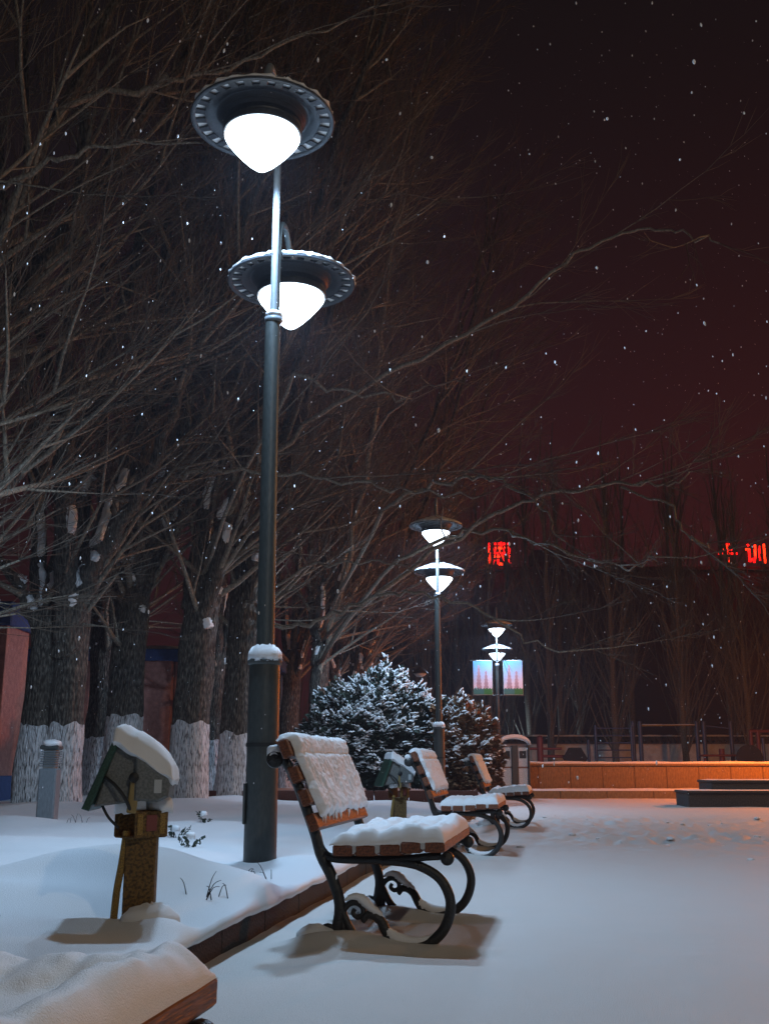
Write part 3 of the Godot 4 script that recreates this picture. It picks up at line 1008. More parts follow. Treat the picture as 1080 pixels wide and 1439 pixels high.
# spec: at, radius, fork height, height, limbs (count), lean, seed, hero (world paths with start radius), wash (height of the white coat), twin
func make_tree(label: String, at: Vector3, rad: float, fork: float, height: float, limbs: int, lean: Vector3, sd: int, heroes := [], wash := 1.0, dens := 1.0, twin := false, group := "whitewashed roadside trees") -> void:
	var o := thing("poplar_tree", label, "tree", at, 0.0, group)
	var r := RandomNumberGenerator.new()
	r.seed = sd * 131 + 7
	var stems := [Vector3.ZERO] if not twin else [Vector3(-rad * 0.62, 0, 0), Vector3(rad * 0.62, 0, 0.05)]
	var tops: Array = []
	for s: Vector3 in stems:
		var p := PackedVector3Array()
		var ra := PackedFloat32Array()
		var n := int(fork / 0.11) + 3
		var rr := rad * (0.66 if twin else 1.0)
		for i in n + 1:
			var t := float(i) / n
			var y := lerpf(-0.25, fork, t)
			p.append(s * (1.0 - 0.35 * t) + Vector3(lean.x * 0.03 * t * fork + 0.04 * nz.get_noise_2d(y * 30.0, sd * 50.0), y, 0.04 * nz.get_noise_2d(y * 30.0, sd * 90.0)))
			ra.append(rr * (1.0 + 0.14 * exp(-maxf(y, 0.0) / 0.22)) * lerpf(1.0, 0.9, t))
		var mb := MB.new()
		bark_tube(mb, p, ra, 44, 0.085, sd * 10.0 + s.x * 100.0)
		part("trunk", mb, M.bark, o)
		tops.append(p[p.size() - 1])
		if wash > 0.0:
			var k := 0
			while k < p.size() - 1 and p[k].y < wash: k += 1
			var wp := p.slice(0, k + 1)
			var wr := PackedFloat32Array()
			for i in wp.size(): wr.append(ra[i] + 0.006)
			var wm := MB.new()
			bark_tube(wm, wp, wr, 44, 0.085, sd * 10.0 + s.x * 100.0, 0.055)
			part("whitewash", wm, M.wash, o)
	var crown := MB.new()
	var spots: Array = []
	var snow := MB.new()
	var add_limb := func(path: PackedVector3Array, r0: float, r1: float, branch: float, level: int):
		var sp := smooth_path(path, 5)
		for i in range(2, sp.size()):
			sp[i] += Vector3(nz.get_noise_2d(i * 40.0, sd * 33.0 + path[0].y * 90.0), nz.get_noise_2d(i * 40.0, sd * 77.0), nz.get_noise_2d(i * 44.0, sd * 55.0)) * 0.09
		var ra := taper(sp.size(), r0, r1, 0.8)
		var mb := MB.new()
		if r0 > 0.06: bark_tube(mb, sp, ra, 18, 0.06, sd * 7.0 + path[0].x * 50.0)
		else: mb.tube(sp, ra, 8)
		part("limb", mb, M.bark if r0 > 0.09 else M.limb, o)
		if r0 > 0.09 and dens > 0.6:
			for b in 3:
				snow = MB.new()
				snow_patch(snow, sp, ra, r.randf_range(0.03, 0.30), r.randf_range(0.03, 0.07), r.randf() * 90.0)
				part("snow_patch", snow, M.snow_near, o)
		if dens > 0.75: snow_line(o, sp, ra, sd)
		var total := 0.0
		for i in sp.size() - 1: total += sp[i].distance_to(sp[i + 1])
		for k in int(total * branch * dens):
			var f := pow(r.randf(), 0.8) * 0.92 + 0.08
			var i := clampi(int(f * (sp.size() - 1)), 1, sp.size() - 2)
			var t := (sp[i + 1] - sp[i]).normalized()
			var side := Vector3(r.randfn() + lean.x * 0.9, r.randf_range(-0.2, 0.7), r.randfn() + lean.z * 0.9).normalized()
			var dd := (t * 0.8 + side).normalized()
			grow(crown, spots, r, sp[i], dd, r.randf_range(1.0, 2.9) * (1.15 - 0.5 * f) * minf(total / 4.0, 1.0), clampf(ra[i] * 0.5, 0.011, 0.045), level, Vector3(0, 0.25 - 0.35 * r.randf(), 0), dens)
		spray_along(spots, r, sp, 0.3, dens * 0.6)
	for h in heroes:
		var p := PackedVector3Array()
		var w: Array = h[1]
		for i in range(0, w.size(), 3):
			p.append(Vector3(w[i], w[i + 1], w[i + 2]) - at)
		if h.size() > 2:   # carry the limb on from the trunk's fork
			p.insert(0, (tops[0] as Vector3) + Vector3(0, h[2], 0))
		add_limb.call(p, h[0], maxf(h[0] * 0.16, 0.009), 0.9 if h[0] > 0.06 else 0.55, 1 if h[0] > 0.06 else 0)
	for k in limbs:
		var az := TAU * (k + r.randf_range(-0.25, 0.25)) / limbs
		var el := r.randf_range(0.16, 0.42) if k > 0 else 0.05
		var st: Vector3 = tops[k % tops.size()] + Vector3(0, -r.randf_range(0.0, 0.7), 0) + Vector3(cos(az), 0, sin(az)) * rad * 0.45
		var l := (height - fork) * r.randf_range(0.8, 1.05)
		var d := Vector3(cos(az) * sin(el) + lean.x * 0.22, cos(el), sin(az) * sin(el) + lean.z * 0.15).normalized()
		var d0 := d
		var p := PackedVector3Array([st - d * 0.3, st + d * 0.25])
		var q := st
		for i in 5:
			d = (d + Vector3(r.randfn() * 0.06, 0.07, r.randfn() * 0.06)).normalized()
			q += d * l / 5.0
			p.append(q)
		add_limb.call(p, rad * r.randf_range(0.42, 0.62), 0.016, 1.7, 1)
	part("crown", crown, M.limb, o)
	twig_mesh(o, "twigs", spots, null, M.twig, r)

# slender upright poplar for the far row
func make_column_tree(at: Vector3, h: float, sd: int) -> Node3D:
	var o := thing("slender_tree", "slender upright grey poplar standing before the tiled wall", "tree", at, 0.0, "slender poplars by the tiled wall")
	var r := RandomNumberGenerator.new()
	r.seed = sd
	var mb := MB.new()
	var p := PackedVector3Array()
	for i in 14:
		p.append(Vector3(0.10 * nz.get_noise_2d(i * 30.0, sd), h * i / 13.0 - 0.1, 0.10 * nz.get_noise_2d(i * 30.0, sd + 90)))
	mb.tube(p, taper(14, 0.15, 0.012), 10)
	part("trunk", mb, M.poplar, o)
	var cm := MB.new()
	var spots: Array = []
	for k in 34:
		var f := 0.09 + 0.75 * pow(r.randf(), 1.2)
		var i := clampi(int(f * 13), 1, 12)
		var az := r.randf() * TAU
		var d := Vector3(cos(az) * 0.42, 1.0, sin(az) * 0.42).normalized()
		grow(cm, spots, r, p[i], d, h * (1.0 - f) * r.randf_range(0.35, 0.6), 0.035, 0, Vector3(-cos(az) * 0.2, 0.45, -sin(az) * 0.2), 0.6)
	part("crown", cm, M.poplar, o)
	twig_mesh(o, "twigs", spots, null, M.poplar, r)
	return o

# ------------------------------------------------------------------ the snowy bush
func make_bush(label: String, at: Vector3, rx: float, ry: float, rz: float, sd: int, count: int, needle: Material, burden: float) -> void:
	var o := thing("juniper_bush", label, "bush", at)
	var r := RandomNumberGenerator.new()
	r.seed = sd
	var mb := MB.new()
	for k in 14:
		var a := TAU * k / 14.0
		var e := Vector3(cos(a) * rx * 0.6, ry * r.randf_range(0.5, 0.9), sin(a) * rz * 0.6)
		mb.tube(smooth_path(PackedVector3Array([Vector3(0, -0.1, 0), e * 0.4 + Vector3(0, -0.1, 0), e]), 3), taper(7, 0.05, 0.01), 6)
	part("stems", mb, M.limb, o)
	# a flat, forked sprig of scale leaves
	var leaf := MB.new()
	for k in 9:
		var a := (k - 4) * 0.28
		var l := 0.10 - 0.008 * absf(k - 4)
		var d := Vector3(sin(a), 0.08 * (k % 3 - 1), -cos(a))
		var s := Vector3(cos(a), 0.3, sin(a)) * 0.012
		leaf.quad(d * 0.02 - s * 0.6, d * l * 0.6 - s, d * l + Vector3(0, -0.012, 0), d * l * 0.6 + s)
	var sprig := leaf.done()
	var cap := MB.new()
	for k in 4:
		lump(cap, Vector3(0.026 * (k - 1.5), 0.006 - 0.006 * (k % 2), -0.03 - 0.022 * ((k * 3) % 4)), 0.019, 0.028, 0.015, k + 2.0, 0.6, 8, 3, 0.004)
	var spots: Array = []
	var white: Array = []
	for k in count:
		var u := r.randf_range(-0.25, 1.0)
		var a := r.randf() * TAU
		var d := Vector3(cos(a) * sqrt(1.0 - u * u), u, sin(a) * sqrt(1.0 - u * u))
		var lob := 0.84 + 0.26 * nz.get_noise_3d(d.x * 130.0 + sd, d.y * 130.0, d.z * 130.0) + 0.10 * nz.get_noise_3d(d.x * 420.0, d.y * 420.0, d.z * 420.0 + sd)
		var dep := 1.0 - 0.32 * pow(r.randf(), 2.0)
		var q := Vector3(d.x * rx, maxf(d.y, -0.2) * ry * 0.72 + ry * 0.30, d.z * rz) * lob * dep
		if q.y < 0.02: continue
		var f := (d + Vector3(r.randfn(), r.randfn() * 0.7 + 0.1, r.randfn()) * 0.45).normalized()
		var bs := Basis.looking_at(f, Vector3.UP if absf(f.y) < 0.95 else Vector3.RIGHT)
		var t := Transform3D((bs * Basis(Vector3.BACK, r.randfn() * 0.5)).scaled(Vector3.ONE * r.randf_range(0.6, 1.25)), q)
		spots.append(t)
		if dep > 0.93 and d.y > -0.1 and r.randf() < burden * (0.30 + 0.25 * d.y + 1.1 * nz.get_noise_3d(q.x * 160.0, q.y * 160.0, q.z * 160.0)):
			var s := r.randf_range(0.45, 1.15)
			white.append(Transform3D(bs.scaled(Vector3.ONE * s), q + Vector3(0, 0.012, 0)))
	twig_mesh(o, "foliage", spots, sprig, needle, r)
	twig_mesh(o, "snow_tufts", white, cap.done(), M.snow_near, r)

# ------------------------------------------------------------------ floodlights
func make_floodlight(at: Vector3, turn: float, label: String, sd: int, tall := 0.25) -> void:
	var o := thing("floodlight", label, "floodlight", at, turn, "old floodlights on rusty posts")
	var mb := MB.new()
	mb.box(Vector3(0.002, tall * 0.5 - 0.1, 0), Vector3(0.108, tall + 0.2, 0.09), 0.005)
	part("post", mb, M.rust, o)
	mb = MB.new()
	mb.tube(smooth_path(PackedVector3Array([Vector3(-0.082, -0.08, 0.03), Vector3(-0.075, 0.06, 0.03), Vector3(-0.062, 0.16, 0.03), Vector3(-0.052, tall + 0.02, 0.02)]), 4), PackedFloat32Array([0.016, 0.015, 0.013]), 10)
	part("conduit", mb, M.yellow, o)
	# open channel across the post
	var ch := Node3D.new()
	ch.name = "bracket"
	o.add_child(ch, true)
	ch.position = Vector3(-0.005, tall + 0.045, 0.0)
	ch.rotation.y = 0.72
	var w := 0.125
	for s in [["bracket_side", Vector3(0, 0, w * 0.5), Vector3(0.14, 0.09, 0.006)], ["bracket_side", Vector3(0, 0, -w * 0.5), Vector3(0.14, 0.09, 0.006)], ["bracket_top", Vector3(0, 0.045, 0), Vector3(0.14, 0.006, w - 0.008)], ["bracket_bottom", Vector3(0, -0.045, 0), Vector3(0.14, 0.006, w - 0.008)]]:
		mb = MB.new()
		mb.box(s[1], s[2], 0.002)
		part(s[0], mb, M.rust, ch)
	for k in 2:
		mb = MB.new()
		mb.box(Vector3(-0.05 + 0.095 * k, 0.0, w * 0.5 + 0.0045), Vector3(0.022, 0.07, 0.003), 0.001)
		part("paint_patch", mb, M.yellow, ch)
	mb = MB.new()
	mb.box(Vector3(-0.002, 0.004, w * 0.5 + 0.0045), Vector3(0.045, 0.055, 0.003), 0.001)
	part("paint_patch", mb, M.red_tag, ch)
	# head
	var h := Node3D.new()
	h.name = "head"
	o.add_child(h, true)
	h.position = Vector3(0, tall - 0.245, 0)
	mb = MB.new()
	mb.prism(PackedVector2Array([Vector2(-0.098, 0.560), Vector2(-0.010, 0.545), Vector2(-0.005, 0.37), Vector2(-0.158, 0.352)]), -0.125, 0.105, 0.006)
	part("reflector_housing", mb, M.housing, h)
	mb = MB.new()
	mb.prism(PackedVector2Array([Vector2(-0.02, 0.525), Vector2(0.050, 0.498), Vector2(0.106, 0.468), Vector2(0.098, 0.385), Vector2(0.06, 0.368), Vector2(-0.02, 0.374)]), -0.085, 0.135, 0.008)
	part("ballast_box", mb, M.housing, h)
	mb = MB.new()
	mb.prism(PackedVector2Array([Vector2(-0.100, 0.588), Vector2(-0.078, 0.582), Vector2(-0.172, 0.338), Vector2(-0.198, 0.346)]), -0.150, 0.130, 0.004)
	part("front_frame", mb, M.green, h)
	mb = MB.new()
	mb.prism(PackedVector2Array([Vector2(-0.106, 0.560), Vector2(-0.1035, 0.560), Vector2(-0.1875, 0.362), Vector2(-0.190, 0.362)]), -0.130, 0.110, 0.0)
	part("glass", mb, M.glass, h)
	mb = MB.new()
	mb.box(Vector3(0.062, 0.422, 0.1365), Vector3(0.026, 0.046, 0.003), 0.001)
	part("plate", mb, M.paper, h)
	mb = MB.new()
	mb.box(Vector3(-0.022, 0.395, 0.122), Vector3(0.034, 0.13, 0.010), 0.004, Basis(Vector3.BACK, -0.08))
	var yk := part("yoke", mb, M.brass, h)
	mb = MB.new()
	mb.lathe([Vector2(0, 0.012), Vector2(0.017, 0.010), Vector2(0.019, 0.0), Vector2(0.0, 0.0)], 16, Vector3(-0.022, 0.452, 0.127), Basis(Vector3.RIGHT, PI * 0.5))
	part("bolt", mb, M.black, yk)
	mb = MB.new()
	mb.tube(smooth_path(PackedVector3Array([Vector3(-0.135, 0.458, 0.108), Vector3(-0.09, 0.43, 0.135), Vector3(-0.05, 0.385, 0.145), Vector3(-0.03, 0.34, 0.12)]), 5), PackedFloat32Array([0.0065]), 8)
	mb.tube(smooth_path(PackedVector3Array([Vector3(-0.14, 0.36, 0.06), Vector3(-0.11, 0.315, 0.08), Vector3(-0.075, 0.28, 0.07)]), 4), PackedFloat32Array([0.005]), 8)
	part("cable", mb, M.black, h)
	# snow on the head, sloping with it
	var p := PackedVector3Array()
	var nu := 36
	var nv := 22
	for j in nv + 1:
		for i in nu + 1:
			var u := float(i) / nu
			var v := float(j) / nv
			var x := lerpf(-0.105, 0.112, u)
			var z := lerpf(-0.155, 0.142, v)
			var base := lerpf(0.592, 0.545, smoothstep(-0.10, -0.02, x)) if x < -0.02 else lerpf(0.545, 0.458, (x + 0.02) / 0.13)
			var e := minf(minf(u, 1.0 - u) / 0.16, minf(v, 1.0 - v) / 0.2)
			var t := 0.062 * pow(clampf(e, 0.0, 1.0), 0.45) * (0.85 + 0.3 * sin(u * PI)) + 0.008 * nz.get_noise_2d(x * 400.0 + sd * 40.0, z * 400.0)
			if i == 0 or j == 0 or i == nu or j == nv: t = -0.012 - 0.010 * nz.get_noise_2d(x * 500.0, z * 500.0 + sd * 9.0)
			p.append(Vector3(x + 0.006 * nz.get_noise_2d(z * 300.0, sd * 5.0), base + t, z))
	mb = MB.new()
	mb.sheet(p, nu, nv, true)
	for i in p.size():
		var gi := i % (nu + 1)
		var gj := i / (nu + 1)
		if gi > 0 and gj > 0 and gi < nu and gj < nv: p[i].y -= 0.06
	mb.sheet(p, nu, nv, false)
	part("snow_cap", mb, M.snow_near, h)
	mb = MB.new()
	lump(mb, Vector3(-0.04, tall + 0.093, 0.03), 0.055, 0.05, 0.085, sd + 3.0, 0.9, 20, 8, 0.01)
	lump(mb, Vector3(0.055, tall + 0.093, -0.02), 0.05, 0.045, 0.06, sd + 5.0, 0.8, 20, 8, 0.01)
	part("bracket_snow", mb, M.snow_near, o)
	mb = MB.new()
	lump(mb, Vector3(0.05, -0.03, 0.06), 0.11, 0.08, 0.06, sd + 9.0, 1.1, 20, 8, 0.03)
	part("foot_snow", mb, M.snow_near, o)

func make_bollard(at: Vector3) -> void:
	var o := thing("bollard_lamp", "short grey bollard light with louvred top before the twin trunk", "bollard", at)
	var mb := MB.new()
	mb.box(Vector3(0, 0.16, 0), Vector3(0.16, 0.62, 0.16), 0.012)
	part("column", mb, M.steel_light, o)
	for k in 7:
		mb = MB.new()
		mb.box(Vector3(0, 0.492 + k * 0.021, 0), Vector3(0.155, 0.009, 0.155), 0.003)
		part("louvre", mb, M.steel_light, o)
	mb = MB.new()
	mb.box(Vector3(0, 0.55, 0), Vector3(0.11, 0.18, 0.11), 0.01)
	part("diffuser", mb, M.paper, o)
	mb = MB.new()
	mb.box(Vector3(0, 0.655, 0), Vector3(0.168, 0.04, 0.168), 0.01)
	part("cap", mb, M.steel, o)
	mb = MB.new()
	lump(mb, Vector3(0, 0.676, 0), 0.088, 0.088, 0.05, 2.0, 0.4, 20, 6)
	part("snow_cap", mb, M.snow_near, o)

func make_weed(called: String, label: String, at: Vector3, sd: int, leafy: bool) -> void:
	var o := thing(called, label, "plant", at, 0.0, "weeds poking through the snow")
	var r := RandomNumberGenerator.new()
	r.seed = sd
	var mb := MB.new()
	var lv := MB.new()
	for k in (5 if leafy else 7):
		var a := r.randf() * TAU
		var l := r.randf_range(0.05, 0.13)
		var b := Vector3(r.randf_range(-0.1, 0.1) * (0.4 if leafy else 1.0), -0.02, r.randf_range(-0.06, 0.06))
		var e := b + Vector3(cos(a) * l * 0.6, l * r.randf_range(0.5, 0.9), sin(a) * l * 0.6)
		mb.tube(smooth_path(PackedVector3Array([b, b.lerp(e, 0.5) + Vector3(0, 0.02, 0), e]), 3), taper(7, 0.0026, 0.001), 5)
		if leafy:
			for q in 4:
				var c := b.lerp(e, 0.4 + 0.18 * q)
				lv.box(c, Vector3(0.030, 0.004, 0.018), 0.0015, Basis(Vector3(r.randfn(), r.randfn(), r.randfn()).normalized(), r.randf() * TAU))
	part("stems", mb, M.black, o)
	if leafy:
		part("leaves", lv, M.needle, o)
		mb = MB.new()
		lump(mb, Vector3(0, 0.05, 0), 0.03, 0.025, 0.03, sd, 0.6, 12, 5)
		part("snow_tuft", mb, M.snow_near, o)

# ------------------------------------------------------------------ plaza
func make_plaza() -> void:
	# low wall faced with stone panels, a snowed ledge before it
	var w := thing("plaza_wall", "low orange lit stone wall with snow on its coping across the plaza", "wall", Vector3(1.3, 0.0, -25.0))
	var mb := MB.new()
	mb.box(Vector3(8.0, 0.32, -0.25), Vector3(16.0, 0.72, 0.40), 0.0)
	part("core", mb, M.stone, w)
	for i in 22:
		mb = MB.new()
		mb.box(Vector3(0.37 + i * 0.73, 0.41, -0.035), Vector3(0.722, 0.52, 0.03), 0.004)
		part("panel", mb, M.slate, w)
	mb = MB.new()
	mb.box(Vector3(8.0, 0.705, -0.24), Vector3(16.1, 0.05, 0.52), 0.008)
	part("coping", mb, M.slate, w)
	mb = MB.new()
	snow_strip(mb, Vector3(0, 0.731, -0.47), 16.0, 0.46, 0.045, 5)
	part("coping_snow", mb, M.snow_near, w)
	var l := thing("ledge", "low snow topped stone ledge running before the orange lit wall", "ledge", Vector3(2.75, 0.0, -23.6))
	for i in 14:
		mb = MB.new()
		mb.box(Vector3(0.5 + i, 0.05, -0.66), Vector3(0.992, 0.22, 1.3), 0.008)
		part("ledge_stone", mb, M.slate, l)
	mb = MB.new()
	snow_strip(mb, Vector3(0, 0.161, -1.3), 14.0, 1.27, 0.03, 9)
	part("ledge_snow", mb, M.snow_near, l)
	# two stone steps of a platform, on the right
	for k in 2:
		var s := thing("platform_step", ["wide dark stone step with thin snow, lower of the platform's two", "dark stone step with thin snow, upper of the platform's two"][k], "step", Vector3(5.22 + 0.55 * k, 0.0, -19.0 - 0.45 * k), 0.0, "stone platform steps")
		var y := 0.0 if k == 0 else 0.27
		var h := 0.25 if k == 0 else 0.15
		for i in 4:
			mb = MB.new()
			mb.box(Vector3(1.1 + i * 2.2, y + h * 0.5 - 0.03, -0.42), Vector3(2.192, h + 0.02, 0.80), 0.012)
			part("block", mb, M.stone, s)
			mb = MB.new()
			mb.box(Vector3(1.1 + i * 2.2 - (0.02 if i == 0 else 0.0), y + h - 0.005, -0.42), Vector3(2.196, 0.045, 0.86), 0.012)
			part("tread", mb, M.stone, s)
		mb = MB.new()
		snow_strip(mb, Vector3(0.02, y + h + 0.0178, -0.83), 8.7, 0.80, 0.012, 30 + k)
		part("snow_sheet", mb, M.snow_near, s)

func snow_strip(mb: MB, at: Vector3, l: float, w: float, h: float, sd: int) -> void:
	var nu := int(l / 0.12)
	var nv := 8
	var p := PackedVector3Array()
	for j in nv + 1:
		for i in nu + 1:
			var u := float(i) / nu
			var v := float(j) / nv
			var e := minf(minf(u, 1.0 - u) * l / 0.06, minf(v, 1.0 - v) * w / 0.06)
			var y := h * pow(clampf(e, 0.0, 1.0), 0.5) * (1.0 + 0.45 * nz.get_noise_2d(u * l * 60.0 + sd * 70.0, v * w * 60.0))
			p.append(at + Vector3(u * l, y, v * w + 0.018 * nz.get_noise_2d(u * l * 70.0, sd * 3.0) * (1.0 if j == nv else 0.0)))
	mb.sheet(p, nu, nv, true)

func make_bin(at: Vector3) -> void:
	var o := thing("litter_bin", "tall steel twin litter bin with arched snowy roof before the wall", "litter bin", at)
	var mb := MB.new()
	for k in 3:
		mb = MB.new()
		mb.box(Vector3([-0.31, 0.0, 0.31][k], 0.44, 0.0), Vector3([0.035, 0.13, 0.035][k], 0.96, 0.30), 0.006)
		part("upright", mb, M.steel, o)
	for k in 2:
		for j in 2:
			mb = MB.new()
			mb.box(Vector3(-0.178 + 0.356 * k, 0.22 + 0.45 * j, -0.01), Vector3(0.218, 0.43, 0.25), 0.015)
			part("bin_door" if j == 0 else "hopper", mb, M.tin, o)
		mb = MB.new()
		mb.box(Vector3(-0.178 + 0.356 * k, 0.72, 0.117), Vector3(0.15, 0.16, 0.01), 0.004)
		part("opening", mb, M.black, o)
	mb = MB.new()
	var pl := PackedVector2Array()
	for i in 13:
		var a := PI * i / 12.0
		pl.append(Vector2(-cos(a) * 0.36, 0.93 + 0.16 * sin(a)))
	for i in 13:
		var a := PI * (12 - i) / 12.0
		pl.append(Vector2(-cos(a) * 0.335, 0.93 + 0.135 * sin(a)))
	mb.prism(pl, -0.2, 0.2)
	part("roof", mb, M.tin, o)
	mb = MB.new()
	pl = PackedVector2Array()
	for i in 13:
		var a := PI * i / 12.0
		pl.append(Vector2(-cos(a) * 0.355, 0.945 + 0.215 * sin(a)))
	for i in 11:
		var a := PI * (11 - i) / 12.0
		pl.append(Vector2(-cos(a) * 0.352, 0.935 + 0.158 * sin(a)))
	mb.prism(pl, -0.19, 0.195, 0.0)
	part("snow_cap", mb, M.snow_near, o)

func poster_image(flip: bool) -> ImageTexture:
	var w := 96
	var h := 168
	var im := Image.create(w, h, false, Image.FORMAT_RGB8)
	var r := RandomNumberGenerator.new()
	r.seed = 5
	for y in h:
		for x in w:
			var t := clampf(float(y) / h * 1.5 + 0.25 * (float(x) / w) - 0.12, 0.0, 1.0)
			var c := Color(0.42, 0.70, 0.94).lerp(Color(0.96, 0.86, 0.90), t)
			im.set_pixel(x, y, c)
	for tower in [[0.30, 0.13, 0.30], [0.68, 0.30, 0.24]]:
		var cx: float = tower[0] * w
		for y in range(int(tower[1] * h), int(0.86 * h)):
			var g: float = (y - tower[1] * h) / (0.86 * h - tower[1] * h)
			var half: float = 3.0 + 10.0 * g * tower[2] / 0.3 + (2.0 if (y / 9) % 2 == 0 else 0.0)
			for x in range(int(cx - half), int(cx + half)):
				if x >= 0 and x < w:
					im.set_pixel(x, y, Color(0.62, 0.46, 0.50).lerp(Color(0.90, 0.74, 0.76), r.randf()))
	for x in w:
		var top := 0.85 * h - 9.0 * absf(sin(x * 0.21)) * r.randf_range(0.6, 1.0)
		for y in range(int(top), h):
			im.set_pixel(x, y, (Color(0.16, 0.42, 0.20) if x > w * 0.55 else Color(0.20, 0.42, 0.46)).lerp(Color(0.5, 0.7, 0.4), r.randf() * 0.4))
	if flip: im.adjust_bcs(1.03, 1.0, 0.95)
	return ImageTexture.create_from_image(im)

func make_poster_sign(at: Vector3) -> void:
	var o := thing("banner_sign", "pair of printed banners showing pink towers on the signed lamp post", "sign", at)
	for k in 2:
		var x := -0.405 if k == 0 else 0.435
		var mb := MB.new()
		mb.box(Vector3(x, 0.48, 0.0), Vector3(0.54, 0.94, 0.03), 0.004)
		var f := part("banner", mb, M.paper, o)
		var pm := mat(Color.WHITE, 0.6)
		pm.albedo_texture = poster_image(k == 1)
		pm.texture_repeat = false
		var q := QuadMesh.new()
		q.size = Vector2(0.52, 0.92)
		var face := put("print", q, pm, f)
		face.position = Vector3(x, 0.48, 0.0185)
		var ms := MB.new()
		snow_strip(ms, Vector3(x - 0.27, 0.951, -0.02), 0.54, 0.04, 0.02, 50 + k)
		part("snow_edge", ms, M.snow_near, f)
	for y in [0.0, 0.955]:
		var mb := MB.new()
		mb.box(Vector3(0.0, y, -0.035), Vector3(1.5, 0.03, 0.03), 0.004)
		part("crossbar", mb, M.steel, o)

func bar(mb: MB, a: Vector3, b: Vector3, r: float) -> void:
	mb.tube(PackedVector3Array([a, b]), PackedFloat32Array([r]), 8)

func make_back_wall() -> void:
	var w := thing("tiled_wall", "pale courtyard wall with grey tiled coping behind the exercise frames", "wall", Vector3(-2.0, 0, -45.0))
	var mb := MB.new()
	mb.box(Vector3(16.0, 0.75, 0), Vector3(36.0, 1.6, 0.24), 0.0)
	part("wall_face", mb, M.plaster, w)
	mb = MB.new()
	mb.prism(PackedVector2Array([Vector2(-0.36, 1.55), Vector2(0.36, 1.55), Vector2(0.36, 1.60), Vector2(0.04, 1.84), Vector2(-0.04, 1.84), Vector2(-0.36, 1.60)]), 0, 36, 0, Vector3(-2, 0, 0), Basis(Vector3.UP, PI * 0.5))
	part("coping", mb, M.rooftile, w)
	mb = MB.new()
	mb.tube(PackedVector3Array([Vector3(0, 1.84, 0.03), Vector3(0, 1.66, 0.30), Vector3(0, 1.625, 0.38)]), PackedFloat32Array([0.045]), 8)
	var tile := mb.done()
	for i in 140:
		var o := put("roof_tile", tile, M.rooftile, w)
		o.position.x = -1.9 + i * 0.255
	mb = MB.new()
	snow_strip(mb, Vector3(-2, 1.842, -0.12), 36.0, 0.24, 0.06, 71)
	part("coping_snow", mb, M.snow_near, w)

